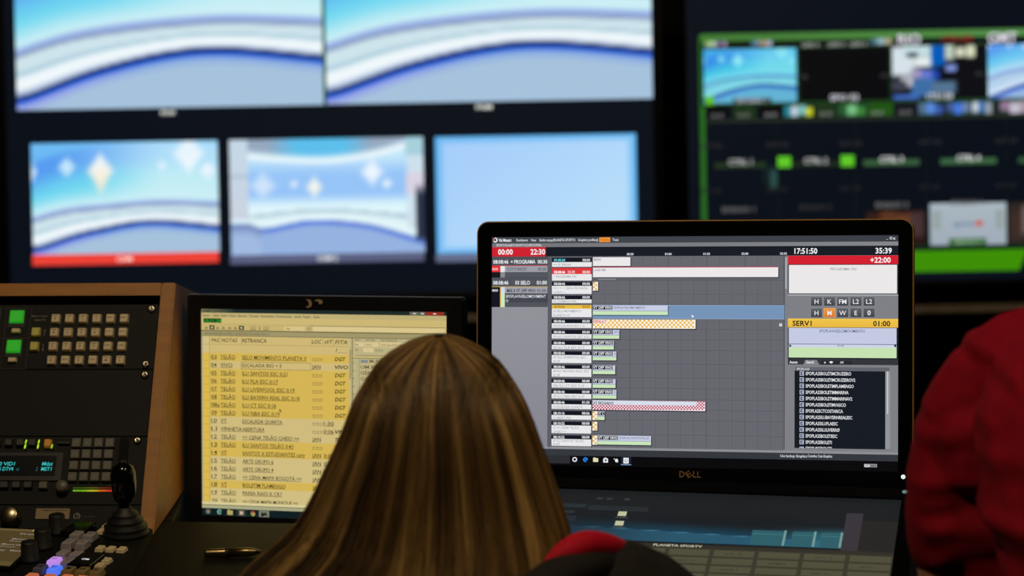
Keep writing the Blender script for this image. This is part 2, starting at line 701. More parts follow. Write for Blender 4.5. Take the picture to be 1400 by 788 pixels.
def plain_blue(s, t):
    e = min(s, 1 - s, t * .7, (1 - t) * .8)
    c = mixc((166, 206, 250), (184, 222, 250), sstep(0, 1, s * .6 + t * .5))
    return mixc((92, 178, 240), c, sstep(.0, .055, e))


def make_display(label):
    t = thing('video_display', label, 'display', WALL_O, WALL_R, 'large wall displays of the control room')
    w, h = 0.755, 0.4247
    bm = bmesh.new()
    ring_frame(bm, (-w - .004, -h - .012, w + .004, h + .008), (-w, -h, w, h), -0.006, 0.03, 4, .004)
    build('bezel', bm, M_BEZEL, t)
    bm = bmesh.new()
    box(bm, (0, .055, 0), (2 * w - .1, .05, 2 * h - .1), .02)
    box(bm, (0, .027, 0), (2 * w, .008, 2 * h), .002)
    build('back_cover', bm, M_BLACK, t)
    cv = Canvas(lambda x, y: (x, -y), 1.0)
    cv.rect(-w, -h, w, h, (9, 15, 25), 0)
    s = cv.done('screen', t)
    return t, s, w, h


disp, scr, DW, DH = make_display('large wall display split into two wide studio views above three smaller ones')
DZ = 0.0795                                                        # the display's centre above the map origin
disp.location = WALL_O + WALL_R @ V((-0.0055, 0, DZ))


def map_l(x, y):
    X, Z = wall_map1(x, y)
    return X + 0.0055, Z - DZ


cv = Canvas(map_l, KW)
for x0, x1, yb in ((23.5, 440.5, 147.4), (445, 888.5, 139)):
    cv.picture(x0, yb - 236, x1, yb, studio_close, 90, 60, 1)
    cv.done('picture_tile', scr)
cv.picture(45, 194.5, 299, 346, studio_tile, 60, 44, 1)
cv.rect(45, 346, 299, 360.5, (238, 66, 54), 1)
cv.done('picture_tile', scr)
cv.picture(315, 189.5, 579, 346.5, studio_wide, 80, 60, 1)
cv.rect(315, 346.5, 579, 358.5, (92, 96, 128), 1)
cv.done('picture_tile', scr)
cv.picture(595.5, 185, 869, 344, plain_blue, 40, 28, 1)
cv.rect(595.5, 344, 869, 355.5, (100, 110, 140), 1)
cv.done('picture_tile', scr)
# names under the pictures, thin seam light
cv.hgrad(441.2, -90, 443.4, 145, (40, 110, 60), (70, 130, 90), 1)
cv.done('picture_seam', scr)
cv.rect(220, 151, 242, 158, (70, 74, 74), 2)
cv.done('name_plate', scr)
cv.label(scr, 'PVW', 221.5, 157.4, 5.6, (246, 248, 240), 3, x1=240.5, bold=True)
cv.rect(649, 143, 673, 150, (70, 74, 74), 2)
cv.done('name_plate', scr)
cv.label(scr, 'PGM', 650.5, 149.4, 5.6, (246, 248, 240), 3, x1=671.5, bold=True)
cv.label(scr, 'CAM', 160, 357, 7, (255, 226, 220), 3, x1=181, bold=True)
cv.label(scr, 'CAM 2', 434, 356, 7, (232, 240, 240), 3, x1=461, bold=True)

disp2, scr2, _, _ = make_display('large wall display with a green bordered grid of many small feeds')
O2 = V((0.8308 + 0.755, 0, DZ + 0.006))
disp2.location = WALL_O + WALL_R @ O2


def map_r(x, y):
    X, Z = wall_map1(x, y - 0.0183 * (x - 955))                     # rows are level on the display
    return X - O2.x, Z - O2.z


G1, G2, G3 = (74, 138, 56), (38, 96, 32), (30, 52, 26)
cv = Canvas(map_r, KW)
# border and lines
cv.hgrad(955, 48, 1790, 58, (66, 122, 52), (96, 156, 84), 2)
cv.done('grid_line', scr2)
cv.rect(955, 50, 959, 300, G2, 2)
cv.done('grid_line', scr2)
cv.rect(958, 146, 963.5, 344, (44, 108, 34), 2)
cv.done('grid_line', scr2)
cv.rect(959, 66, 1790, 69, (40, 60, 34), 2)
cv.done('grid_line', scr2)
cv.rect(959, 142, 1790, 145, (34, 70, 28), 2)
cv.done('grid_line', scr2)
cv.rect(963, 164.5, 1790, 168.5, (38, 48, 38), 2)
cv.done('grid_line', scr2)
for x in (1088, 1213, 1345):
    cv.rect(x, 68, x + 1.6, 142, (26, 64, 26), 2)
    cv.done('grid_line', scr2)
for x in (1061, 1166, 1263, 1372):
    cv.rect(x, 168, x + 2, 342, (14, 26, 18), 2)
    cv.done('grid_line', scr2)
cv.rect(963, 341, 1790, 344, (20, 48, 24), 2)
cv.done('grid_line', scr2)
# green lower band with a slanted end
cv.poly([(963, 348), (1403, 348), (1391, 377), (963, 377)], (62, 142, 6), 2)
cv.done('green_band', scr2)


def crop_tile(x0, y0, x1, y1, fn, nx, ny):
    cv.picture(x0, y0, x1, y1, fn, nx, ny, 1)
    return cv.done('picture_tile', scr2)


def cyan(fn):
    def g(s, t):
        c = fn(s, t)
        return (c[0] * .55 + 8, c[1] * .92, min(255, c[2] * .96))
    return g


crop_tile(960, 69, 1086, 142, cyan(studio_close), 60, 36)
crop_tile(1346, 69, 1473, 143, lambda s, t: mixc(studio_close(s * .8, .2 + t * .75), (90, 150, 240), .2), 50, 34)
crop_tile(1090, 70, 1212, 141, lambda s, t: (9, 10, 13), 1, 1)


def blob(s, t, bl, base):
    c = base
    for (x, y, rx, ry, col) in bl:
        q = max(abs(s - x) / rx, abs(t - y) / ry)
        c = mixc(col, c, sstep(.7, 1.15, q))
    return c


ROOM = ((.12, .28, .14, .30, (214, 226, 232)), (.3, .10, .2, .12, (196, 222, 226)), (.35, .3, .12, .10, (226, 236, 236)), (.22, .17, .06, .04, (22, 30, 40)),
        (.5, .18, .085, .22, (0, 92, 186)), (.62, .12, .05, .16, (190, 206, 190)), (.74, .13, .06, .09, (214, 216, 190)), (.85, .12, .05, .12, (216, 222, 190)),
        (.27, .52, .07, .10, (160, 150, 190)), (.38, .56, .07, .12, (100, 120, 206)), (.47, .55, .04, .10, (30, 70, 170)), (.33, .78, .14, .18, (60, 110, 166)),
        (.56, .78, .14, .12, (84, 116, 146)), (.16, .66, .07, .1, (190, 190, 200)), (.07, .74, .1, .1, (64, 66, 80)), (.15, .95, .15, .05, (70, 110, 200)),
        (.64, .42, .06, .06, (130, 150, 220)))
crop_tile(1216, 69, 1342, 142, lambda s, t: blob(s, t, ROOM, (14, 15, 20)), 44, 30)
cm = random.Random(4)


def mini(x0, y0, x1, y1, cols, base=(16, 18, 20)):
    bl = [((i + .5) / len(cols), .5 + cm.uniform(-.12, .12), .55 / len(cols), cm.uniform(.35, .6), c) for i, c in enumerate(cols)]
    crop_tile(x0, y0, x1, y1, lambda s, t: blob(s, t, bl, base), 14, 6)


mini(961, 52, 975, 66, [(150, 190, 110), (190, 210, 170)], (120, 150, 130))
mini(975, 52, 991, 66, [(150, 150, 170), (90, 20, 110), (150, 140, 160)], (120, 130, 120))
mini(1024, 52, 1053, 67, [(70, 110, 140), (150, 150, 160), (170, 140, 120), (160, 170, 190)], (60, 70, 70))
mini(1186, 55, 1216, 68, [(70, 110, 130), (150, 180, 190), (170, 160, 130)], (40, 60, 50))
for x0, x1 in ((992, 1022), (1056, 1086), (1090, 1118), (1122, 1150), (1154, 1184)):
    mini(x0, 53, x1, 66, [(12, 14, 14)], (12, 14, 14))
MROW = ((965, 993, None), (1000, 1031, G3), (1037, 1067, None), (1069, 1109, [(40, 130, 150), (190, 206, 220), (120, 190, 190), (200, 206, 40)]),
        (1112, 1141, G3), (1143, 1181, [(40, 90, 50), (120, 190, 130), (60, 130, 60)]), (1183, 1218, (34, 84, 20)), (1221, 1248, (24, 24, 32)),
        (1252, 1286, [(80, 110, 140), (90, 140, 220), (60, 90, 170)]), (1290, 1323, [(70, 90, 150), (70, 120, 220), (110, 130, 170)]),
        (1325, 1361, [(200, 210, 220), (60, 110, 180), (150, 160, 170), (30, 40, 40)]), (1363, 1405, [(150, 120, 150), (196, 190, 206), (170, 150, 160)]),
        (1409, 1446, G3), (1450, 1486, None))
for x0, x1, c in MROW:
    if c is None:
        mini(x0, 146, x1, 163, [(10, 11, 14)], (10, 11, 14))
    elif isinstance(c, tuple):
        mini(x0, 146, x1, 163, [c], c)
    else:
        mini(x0, 146, x1, 163, c, (30, 60, 40))
mini(1182, 293, 1262, 340, [(60, 34, 24), (92, 54, 36), (110, 66, 40), (70, 50, 52)], (40, 24, 20))
mini(1376, 284, 1450, 340, [(60, 44, 40), (110, 92, 86), (60, 26, 30), (120, 120, 124)], (40, 34, 32))
mini(1040, 226, 1061, 262, [(14, 30, 32), (40, 74, 70)], (10, 16, 18))
cv.rect(1269, 284, 1373, 341, (168, 182, 192), 1, (160, 172, 184))
cv.rect(1272, 294, 1284, 320, (150, 164, 164), 2)
cv.rect(1358, 294, 1370, 320, (150, 164, 164), 2)
cv.text('sportv', 1301, 315, 6.5, (70, 110, 150), 3, x1=1330, bold=True)
cv.disc(1336, 312, 6, 4, (196, 92, 80), 3)
cv.rect(1295, 332, 1346, 341, (60, 110, 60), 2)
cv.text('GRAVA 2', 1302, 339.5, 5, (170, 200, 170), 3, x1=1338)
cv.done('picture_tile', scr2)
# feed names
for x in (1105, 1140, 1170):
    cv.label(scr2, 'LINK 4', x - 11, 67.5, 5.5, (170, 176, 170), 3, x1=x + 11, bold=True)
cv.label(scr2, 'RIO', 1224, 66.5, 14, (222, 216, 230), 4, x1=1255, bold=True)
cv.label(scr2, 'GMT', 1346, 66.5, 14, (222, 216, 230), 4, x1=1386, bold=True)
cv.label(scr2, '17:51:50', 1284, 64, 8.5, (150, 8, 30), 4, x1=1325, bold=True)
for x, c in ((979, 120), (1015, 120), (1052, 140), (1127, 140), (1197, 140), (1235, 130)):
    cv.label(scr2, 'IN 07', x - 8, 161.5, 5, (c, c, c), 3, x1=x + 8, bold=True)
cv.rect(1000, 136, 1052, 143, (16, 24, 22), 2)
cv.done('name_plate', scr2)
cv.label(scr2, 'ESTUDIO 1', 1005, 142, 5.5, (196, 200, 214), 3, x1=1046, bold=True)
cv.label(scr2, 'SPO 02', 1132, 141, 8, (206, 206, 216), 3, x1=1171, bold=True)
cv.label(scr2, '17:51:50', 1264, 141.5, 8, (214, 220, 226), 3, x1=1299, bold=True)
for x in (1097, 1206, 1335):
    cv.label(scr2, 'PR', x - 5, 111, 5, (70, 70, 74), 3, x1=x + 5)
for x in (970, 1060, 1160, 1268, 1372):
    cv.label(scr2, 'SAT 03', x - 15, 203, 6.5, (46, 46, 50), 3, x1=x + 15, bold=True)
    cv.label(scr2, 'SAT 04', x - 14, 264, 6.5, (36, 38, 40), 3, x1=x + 14, bold=True)
for i, (x, c) in enumerate(((1010, 180), (1113, 190), (1216, 220), (1321, 220), (1428, 200))):
    cv.label(scr2, 'CTRL %d' % (i + 1), x - 16, 226.5, 8, (c, c, c), 4, x1=x + 16, bold=True)
for i, (x, c) in enumerate(((1008, 100), (1113, 50), (1217, 110), (1320, 100), (1428, 80))):
    cv.label(scr2, 'ENSAIO %d' % (i + 1), x - 22, 290.5 - .012 * (x - 1008), 7, (c, c, c), 4, x1=x + 22, bold=True)
for x0, x1, c in ((975, 1045, (34, 52, 34)), (1080, 1144, (30, 42, 30)), (1178, 1254, (56, 92, 60)), (1283, 1359, (60, 100, 66)), (1389, 1460, (50, 84, 56))):
    cv.rect(x0, 223, x1, 231, c, 2)
    cv.done('name_bar', scr2)
for x in (1061, 1147):
    cv.rect(x, 216, x + 18, 231, (96, 200, 40), 3)
    cv.done('tally_light', scr2)
cv.rect(962, 132, 974, 144, (96, 190, 30), 3)
cv.done('tally_light', scr2)

# --- the rack that carries the displays
rk = thing('display_rack', 'dark metal rack carrying the two large wall displays', 'rack', (0, 5.72, FLOOR))
up = None
for x in (-1.1905, 0.3525, 2.05):
    bm = bmesh.new()
    box(bm, (0, 0, .85), (.022, .04, 1.7), .003)
    o = build('upright', bm, M_RACK, rk, loc=(x, -0.03 if x < 0 else -.03, 0))
    boxo('foot', (x, .02, .02), (.06, .5, .04), M_RACK, rk, .006)
boxo('rear_rail', (.43, .12, .45), (3.26, .03, .05), M_RACK, rk, .003)
boxo('rear_rail', (.43, .12, 1.25), (3.26, .03, .05), M_RACK, rk, .003)
boxo('front_rail', (.43, -.075, .482), (3.3, .035, .017), M_RAIL, rk, .003)

# ================================================================== DESK
DTOP = 0.892
OFF = V((0.0, 2.6, FLOOR))
dk = thing('control_desk', 'long black control desk carrying the flat touch monitor and the switcher', 'desk', OFF)
bm = bmesh.new()
prism(bm, [(-1.7, 2.28 - 2.6), (1.5, 2.28 - 2.6), (1.5, 2.88 - 2.6), (-0.10, 2.96 - 2.6), (-0.445, 2.998 - 2.6), (-1.7, 2.998 - 2.6)], 'z', DTOP - .03 - FLOOR, DTOP - FLOOR)
bmesh.ops.bevel(bm, geom=[e for e in bm.edges], offset=.003, segments=2, affect='EDGES')
build('desk_top', bm, M_DESK, dk)
for x in (-1.66, -.3, .6, 1.46):
    boxo('leg', (x, 2.58 - 2.6, (DTOP - .0315 - FLOOR) / 2), (.04, .5, DTOP - .0315 - FLOOR), M_BLACK, dk, .003)
rc = thing('rear_counter', 'black counter under the back of the wooden console', 'counter', (-1.07, 3.26, FLOOR))
boxo('counter_top', (0, 0, DTOP - .015 - FLOOR), (1.25, .516, .03), M_DESK, rc, .003)
for x in (-.6, .6):
    boxo('leg', (x, 0, (DTOP - .0305 - FLOOR) / 2), (.04, .48, DTOP - .0305 - FLOOR), M_BLACK, rc, .003)
sh = thing('monitor_shelf', 'low black shelf behind the desk holding the monitor stands', 'shelf', (.53, 3.27, FLOOR))
boxo('shelf_board', (0, 0, .79 - FLOOR), (1.9, .50, .02), M_DESK, sh, .002)
for x in (-.9, .1, .9):
    boxo('leg', (x, 0, (.7795 - FLOOR) / 2), (.04, .46, .7795 - FLOOR), M_BLACK, sh, .003)

# ================================================================== WOODEN CONSOLE AND ITS RACK PANELS (left)
PO = V((-0.46785, 3.12783, 1.15413))
PR = rot(-4, -35, 0)
CR = rot(-4, 0, 0)
con = thing('equipment_console', 'orange plywood sloped console housing the black rack panels', 'console', PO, CR)
cb = DTOP - PO.z + .0005
prof = [(-.192, cb), (.016, .0235), (.33, -.075), (.33, cb)]
bm = bmesh.new()
prism(bm, prof, 'x', .0016, .0206)
bmesh.ops.bevel(bm, geom=bm.edges[:], offset=.0018, segments=2, affect='EDGES')
build('side_panel', bm, M_WOOD, con)
bm = bmesh.new()
prism(bm, prof, 'x', -.5036, -.4846)
bmesh.ops.bevel(bm, geom=bm.edges[:], offset=.0018, segments=2, affect='EDGES')
build('side_panel', bm, M_WOOD, con)
bm = bmesh.new()
prism(bm, [(.0058, .0087), (.016, .0233), (.33, -.0752), (.33, -.0932)], 'x', -.4844, .0014)
build('top_panel', bm, M_WOOD, con)
boxo('back_panel', (-.2415, .318, (cb - .095) / 2), (.4858, .012, -cb - .1), M_WOOD, con)
boxo('inner_frame', (-.2415, .10, -.17), (.482, .01, .16), M_BLACK, con)


def key_bm(w, h, d, taper=.78, bev=.0008, face_up=False):
    """A keycap standing out towards -y, base on y=0."""
    bm = bmesh.new()
    a = [bm.verts.new((sx * w / 2, 0, sz * h / 2)) for sx, sz in ((-1, -1), (1, -1), (1, 1), (-1, 1))]
    b = [bm.verts.new((sx * w / 2 * taper, -d, sz * h / 2 * taper)) for sx, sz in ((-1, -1), (1, -1), (1, 1), (-1, 1))]
    bm.faces.new(a)
    bm.faces.new(b)
    for i in range(4):
        bm.faces.new((a[i], a[(i + 1) % 4], b[(i + 1) % 4], b[i]))
    bmesh.ops.bevel(bm, geom=bm.edges[:], offset=bev, segments=1, affect='EDGES')
    return bm


def keys(name, spots, w, h, d, m, parent, taper=.78):
    src = None
    out = []
    for x, z in spots:
        if src is None:
            src = build(name, key_bm(w, h, d, taper), m, parent, loc=(x, 0, z))
            out.append(src)
        else:
            out.append(inst(src, (x, 0, z), parent))
    return out


def legend(o, s, h, col, w=None, z=0.0, d=.007, bold=False):
    """Printed legend on the cap of a key: a sub-part."""
    cv = Canvas(lambda x, y: (x, -y), 1.0)
    cv.text(s, -(w or 0) / 2, h / 2 - z, h, col, 1, x1=w / 2 if w else None, align='l' if w else 'c', bold=bold)
    return cv.done('legend', o, M_PRINT, -d)


YF = mat('screw_slot_dark', (30, 28, 24), 0.6)


def screws(spots, parent):
    src = None
    for x, z in spots:
        if src is None:
            bm = bmesh.new()
            lathe(bm, [(0, -.0006), (.0052, -.0006), (.0052, -.0016), (.0042, -.0034), (.0016, -.0042), (.0014, -.003), (0, -.003)], 16,
                  m3=Matrix.Rotation(R(90), 3, 'X') @ Matrix.Diagonal((1, 1, -1)))
            for v in bm.verts:
                v.co.y = -abs(v.co.y)
            src = build('screw', bm, M_STEEL, parent, True, loc=(x, 0, z))
        else:
            inst(src, (x, 0, z), parent)


def rack_panel(name, label, cat, z0, z1, m=M_PANEL, lift=.004):
    t = thing(name, label, cat, PO + PR @ V((0, .004, z0)), PR)
    bm = bmesh.new()
    prism(bm, rrect(-.482, 0, -.0006, z1 - z0, .0015, 2), 'y', 0.0, .0035)
    build('faceplate', bm, m, t)
    bm = bmesh.new()
    box(bm, (-.241, .02, (z1 - z0 + lift) / 2), (.43, .032, (z1 - z0) - lift - .004), .001)
    build('chassis', bm, M_BLACK, t)
    return t


U = .0931
# ---- the upper panel of cream keys
Z0 = -U + .0008
p1 = rack_panel('routing_panel', 'black rack panel with rows of cream keys and two green lit keys', 'control panel', Z0, -.0010)


def rel(spots, z0):
    return [(x, z - z0) for x, z in spots]


grid = [(-.1363 + .01835 * c, -.0224 - .0197 * r) for r in range(4) for c in range(6)]
ks = keys('key', rel(grid, Z0), .0128, .0138, .0062, M_KEY, p1, .80)
leg = ['A', '1', '2', '3', 'SRC', 'DST', 'B', '4', '5', '6', 'LVL', 'ALL', 'C', '7', '8', '9', 'CLR', 'TAKE', 'D', 'UNDO', '0', 'LOCK', 'M', 'L']
for k, s in zip(ks, leg):
    if len(s) > 2:
        legend(k, s, .0018, (96, 52, 40), .0068, .0006, .0065)
    else:
        legend(k, s, .0030, (60, 44, 38), None, -.0008, .0065)
        cv = Canvas(lambda x, y: (x, -y), 1.0)
        cv.rect(-.003, -.0034, .003, -.0028, (120, 84, 70), 1)
        cv.done('legend_line', k, M_PRINT, -.0065)
keys('yellow_key', rel([(-.1612, -.0415), (-.1612, -.0618)], Z0), .0128, .0140, .0062, M_KEY_Y, p1, .80)
bm = key_bm(.0200, .0190, .004, .86)
g = build('green_key', bm, M_GREEN_LIT, p1, loc=(-.1898, 0, -.0185 - Z0))
g['label'] = 'glowing green key'
g2 = inst(g, (-.1895, 0, -.0608 - Z0), p1)
g2['label'] = 'glowing green key'
g3 = inst(g, (-.2235, 0, -.0185 - Z0), p1)
g4 = inst(g, (-.2235, 0, -.0608 - Z0), p1)
for o in (g, g2, g3, g4):
    boxo('key_well', (0, -.0004, -.0015), (.0235, .0008, .027), M_BLACK, o, .0003)
wk = keys('cream_tab', rel([(-.1885, -.0392), (-.1890, -.0806), (-.2222, -.0392), (-.2222, -.0806)], Z0), .0128, .0072, .005, M_KEY, p1, .8)
cv = Canvas(lambda x, y: (x, -(y - 0) - Z0), 1.0)
LN = (78, 76, 72)
for x in (-.1710, -.2045, -.238, -.2715):
    cv.rect(x - .00025, .0052, x + .00025, .0925, LN, 1)
for z in (.0052, .0485, .0925):
    cv.rect(-.2715, z - .00025, -.1710, z + .00025, LN, 1)
cv.done('engraved_frame', p1, M_PRINT)
cv.text('Mixer/type', -.1700, .0182, .0024, (140, 130, 112), 1, x1=-.1485)
cv.text('REMOTE', -.1655, .0240, .0026, (140, 130, 112), 1, x1=-.1510)
cv.done('panel_title', p1, M_PRINT)
cv.rect(-.1507, .0375, -.1499, .0455, (130, 124, 110), 1)
cv.poly([(-.1520, .0385), (-.1503, .0358), (-.1486, .0385)], (130, 124, 110), 1)
cv.done('up_arrow', p1, M_PRINT)
cv.rect(-.1507, .0570, -.1499, .0650, (130, 124, 110), 1)
cv.poly([(-.1520, .0645), (-.1503, .0672), (-.1486, .0645)], (130, 124, 110), 1)
cv.done('down_arrow', p1, M_PRINT)
screws(rel([(-.0091, -.0083), (-.0108, -.0868), (-.472, -.0083), (-.472, -.0868)], Z0), p1)

# ---- the blank panel
Z0 = -2 * U + .0008
p2 = rack_panel('blank_rack_panel', 'plain black rack panel without keys, between the two key panels', 'rack panel', Z0, -U - .0008, M_PANEL)
screws(rel([(-.0106, -.1015), (-.472, -.1015)], Z0), p2)

# ---- the panel with the blue-green character display
Z0 = -3 * U + .0008
p3 = rack_panel('remote_control_panel', 'black rack panel with a cyan text display, keypad and level meter', 'control panel', Z0, -2 * U - .0008)
screws(rel([(-.0128, -.1925), (-.472, -.1925)], Z0), p3)
bm = bmesh.new()
prism(bm, rrect(-.30, -.2470 - Z0, -.108, -.2090 - Z0, .002, 3), 'y', -.0022, 0)
build('display_surround', bm, M_PANEL_RAISED, p3)
bm = bmesh.new()
prism(bm, rrect(-.29, -.2405 - Z0, -.1165, -.2135 - Z0, .001, 2), 'y', -.0030, -.0018)
disp_o = build('character_display', bm, mat('display_glass', (3, 8, 10), .25), p3)
cv = Canvas(lambda x, y: (x, -y - Z0), 1.0)
CY = (56, 196, 196)
for s, x0, x1, y, c in (('0 VID1', -.1905, -.1700, .2272, CY), ('5 DTV4', -.1905, -.1715, .2342, CY), ('m', -.1675, -.1640, .2342, (28, 96, 100)),
                        ('Mdst', -.1345, -.1205, .2272, CY), ('2', -.1420, -.1395, .2342, (40, 90, 96)), ('MST1', -.1350, -.1212, .2342, CY)):
    cv.text(s, x0, y, .0052, c, 1, x1=x1, shear=.12)
    cv.done('display_text', disp_o, M_SCREEN, -.0031)
ts = keys('soft_key', rel([(-.1812, -.1958), (-.1662, -.1958), (-.1502, -.1958), (-.197, -.1958), (-.212, -.1958)], Z0), .0115, .0105, .006, M_KEY_D, p3, .85)
ak = keys('amber_key', rel([(-.1294, -.1972)], Z0), .0100, .0115, .007, M_AMBER_KEY, p3, .85)[0]
ak['label'] = 'amber key'
keys('soft_key', rel([(-.1814, -.2536), (-.1654, -.2536), (-.1501, -.2536), (-.197, -.2536)], Z0), .0125, .0100, .006, M_KEY_D, p3, .85)
keys('soft_key', rel([(-.1300, -.2540)], Z0), .0125, .0110, .006, M_KEY_G, p3, .85)
boxo('tab_bar', (-.1088, -.002, -.1962 - Z0), (.016, .004, .0028), M_PANEL_RAISED, p3, .0005)
for x in (-.1576, -.1407):
    cv.poly([(x - .0014, .1985), (x - .0006, .1932), (x + .0014, .1932), (x + .0006, .1985)], (186, 232, 40), 1)
    cv.done('level_light', p3, M_SCREEN, -.0068)
    cv.poly([(x - .0018, .2052), (x - .0012, .1996), (x + .0010, .1996), (x + .0002, .2052)], (186, 232, 40), 1)
    cv.done('level_light', p3, M_SCREEN, -.0068)
cv.poly([(-.1242, .2050), (-.1236, .1996), (-.1214, .1996), (-.1222, .2050)], (150, 206, 36), 1)
cv.done('level_light', p3, M_SCREEN, -.0068)
kp = keys('keypad_key', rel([(-.0921 + .01465 * c - .0003 * r, -.1962 - .0154 * r) for r in range(4) for c in range(4)], Z0), .0134, .0140, .0055, M_KEY_G, p3, .86)
for k, s in zip(kp, ['M', '1', '2', '3', 'E1', '4', '5', '6', 'E2', '7', '8', '9', 'F1', 'CUE', '0', 'SET']):
    legend(k, s, .0042 if len(s) < 3 else .003, (148, 140, 122), None, -.0005, .0058)
bm = bmesh.new()
RX = Matrix.Rotation(R(90), 3, 'X')
lathe(bm, [(.0090, 0), (.0090, .003), (.0078, .011), (.0066, .0125), (0, .0125)], 24, m3=RX)
kn = build('rotary_knob', bm, M_KEY_G, p3, True, loc=(-.1044, 0, -.2570 - Z0))
for r_, z in ((0, -.2566), (1, -.2603)):
    for i in range(22):
        f = i / 21
        c = mixc((120, 190, 30), (206, 206, 30), sstep(.2, .5, f))
        c = mixc(c, (236, 110, 30), sstep(.55, .75, f))
        c = mixc(c, (240, 50, 40), sstep(.8, .95, f))
        if r_ == 0:
            c = tuple(v * .5 for v in c)
        x = -.0903 + f * .0488
        hh = .0012 if r_ else .0009
        cv.rect(x - .0008, -z - hh, x + .0008, -z + hh, c, 1)
        cv.done('meter_segment', p3, M_SCREEN, -.0006)
bm = bmesh.new()
prism(bm, rrect(-.0350, -.2490 - Z0, -.0235, -.1890 - Z0, .003, 3), 'y', -.0035, 0)
build('fader_slot', bm, M_GLOSS, p3)

# ---- the lowest panel
ZB = -.3180
p4 = rack_panel('intercom_panel', 'low black rack panel with a round silver dial under the text display panel', 'control panel', ZB, -3 * U - .0008, lift=.0275)
bm = bmesh.new()
lathe(bm, [(.0135, 0), (.0135, .004), (.0115, .015), (.010, .0165), (0, .0165)], 32, m3=RX)
build('silver_dial', bm, M_SILVER, p4, True, loc=(-.1672, 0, -.2975 - ZB))
bm = bmesh.new()
prism(bm, rrect(-.1365, -.2985 - ZB, -.0925, -.2845 - ZB, .001, 2), 'y', -.0015, 0)
o = build('name_plate', bm, mat('tan_label_card', (150, 128, 92), .6), p4)
cv = Canvas(lambda x, y: (x, -y - ZB), 1.0)
cv.text('Painel Central', -.1270, .2878, .0020, (70, 56, 38), 1, x1=-.0960)
cv.text('MESA', -.1125, .2925, .0020, (70, 56, 38), 1, x1=-.1030)
cv.done('plate_text', p4, M_PRINT, -.0017)
cv.ring(-.0830, .2945, .0032, .0044, (150, 144, 130), 1, a0=-60, a1=240)
cv.poly([(-.0838, .2975), (-.0826, .2920), (-.0816, .2920), (-.0828, .2975)], (150, 144, 130), 1)
cv.done('round_emblem', p4, M_PRINT)
cv.text('riedel', -.0765, .2960, .0024, (84, 82, 76), 1, x1=-.0605)
cv.done('panel_brand', p4, M_PRINT)

# ================================================================== SWITCHER ON THE DESK
SO = V((-0.45768, 2.92509, 0.9085))
SR = rot(-15, 0, 0)
sw = thing('production_switcher', 'black production switcher desk panel with joystick, touch screen and backlit keys', 'switcher', (SO.x, SO.y, DTOP), SR)
SH = SO.z - DTOP
bm = bmesh.new()
prism(bm, [(.0, -.004), (.062, -.27), (-.36, -.27), (-.36, -.085), (-.30, -.068)], 'z', .0005, SH)
bmesh.ops.bevel(bm, geom=[e for e in bm.edges if all(v.co.z > SH / 2 for v in e.verts)], offset=.002, segments=2, affect='EDGES')
build('panel_body', bm, M_PANEL, sw)


def key_up(w, h, d, taper=.8, bev=.0009):
    bm = key_bm(w, h, d, taper, bev)
    bmesh.ops.rotate(bm, cent=(0, 0, 0), matrix=Matrix.Rotation(R(-90), 3, 'X'), verts=bm.verts)
    return bm


def ukeys(name, spots, w, h, d, m, taper=.8):
    src = None
    out = []
    for x, y in spots:
        x, y = x / 1000, y / 1000
        if src is None:
            src = build(name, key_up(w, h, d, taper), m, sw, loc=(x, y, SH))
        else:
            out.append(inst(src, (x, y, SH), sw))
            continue
        out.append(src)
    return out


def ulegend(o, fn, d):
    cv = Canvas(lambda x, y: (x, y), 1.0)
    fn(cv)
    p = cv.done('legend', o, M_PRINT, 0)
    for v in p.data.vertices:
        v.co = V((v.co.x, v.co.z, d - v.co.y))
    return p


DKN = (34, 28, 30)


def sym_v(cv):
    cv.poly([(-.0026, .0016), (-.0018, .0016), (0, -.0008), (.0018, .0016), (.0026, .0016), (0, -.0020)][::1], DKN, 1)


def sym_bar(cv):
    cv.rect(-.0034, -.0010, .0034, .0000, DKN, 1)
    cv.rect(-.0034, .0012, .0034, .0016, DKN, 1)


def sym_stop(cv):
    cv.rect(-.0026, -.0022, .0026, .0022, DKN, 1)


def sym_pause(cv):
    cv.rect(-.0028, -.0022, -.0010, .0022, DKN, 1)
    cv.rect(.0010, -.0022, .0028, .0022, DKN, 1)


def sym_play(cv):
    cv.poly([(-.0026, -.0026), (.003, 0), (-.0026, .0026)], DKN, 1)


def sym_prev(cv):
    cv.poly([(.0024, -.0026), (-.0024, 0), (.0024, .0026)], DKN, 1)
    cv.rect(-.0034, -.0026, -.0026, .0026, DKN, 1)


def sym_next(cv):
    cv.poly([(-.0030, -.0024), (.0010, 0), (-.0030, .0024)], DKN, 1)
    cv.rect(.0014, -.0024, .0022, .0024, DKN, 1)


lk = ukeys('lilac_key', [(-74.4, -66.9), (-56.2, -67.2), (-70.0, -99.5), (-52.3, -98.4), (-58.8, -138.8), (-40.9, -139.8), (-39.0, -167.8)], .0150, .0220, .0085, M_KEY_V)
for k in lk[:4] + lk[6:]:
    ulegend(k, sym_v, .0087)
vk = ukeys('violet_key', [(-57.2, -167.4)], .0150, .0220, .0085, M_VIOLET_LIT)[0]
vk['label'] = 'glowing violet key'
ulegend(vk, sym_bar, .0087)
dk1 = ukeys('transport_key', [(-61.4, -197.0)], .0150, .0220, .0085, mat('slate_key_plastic', (92, 92, 118), .4))[0]
ulegend(dk1, sym_prev, .0087)
bk = ukeys('blue_key', [(-43.2, -196.4)], .0150, .0220, .0085, M_BLUE_LIT)[0]
bk['label'] = 'glowing blue key'
ulegend(bk, sym_next, .0087)
tk = ukeys('transport_key', [(-24.5, -197.3), (-7.2, -196.0), (10.9, -196.1)], .0150, .0220, .0085, M_KEY_B)
for k, f in zip(tk, (sym_stop, sym_pause, sym_play)):
    ulegend(k, f, .0087)
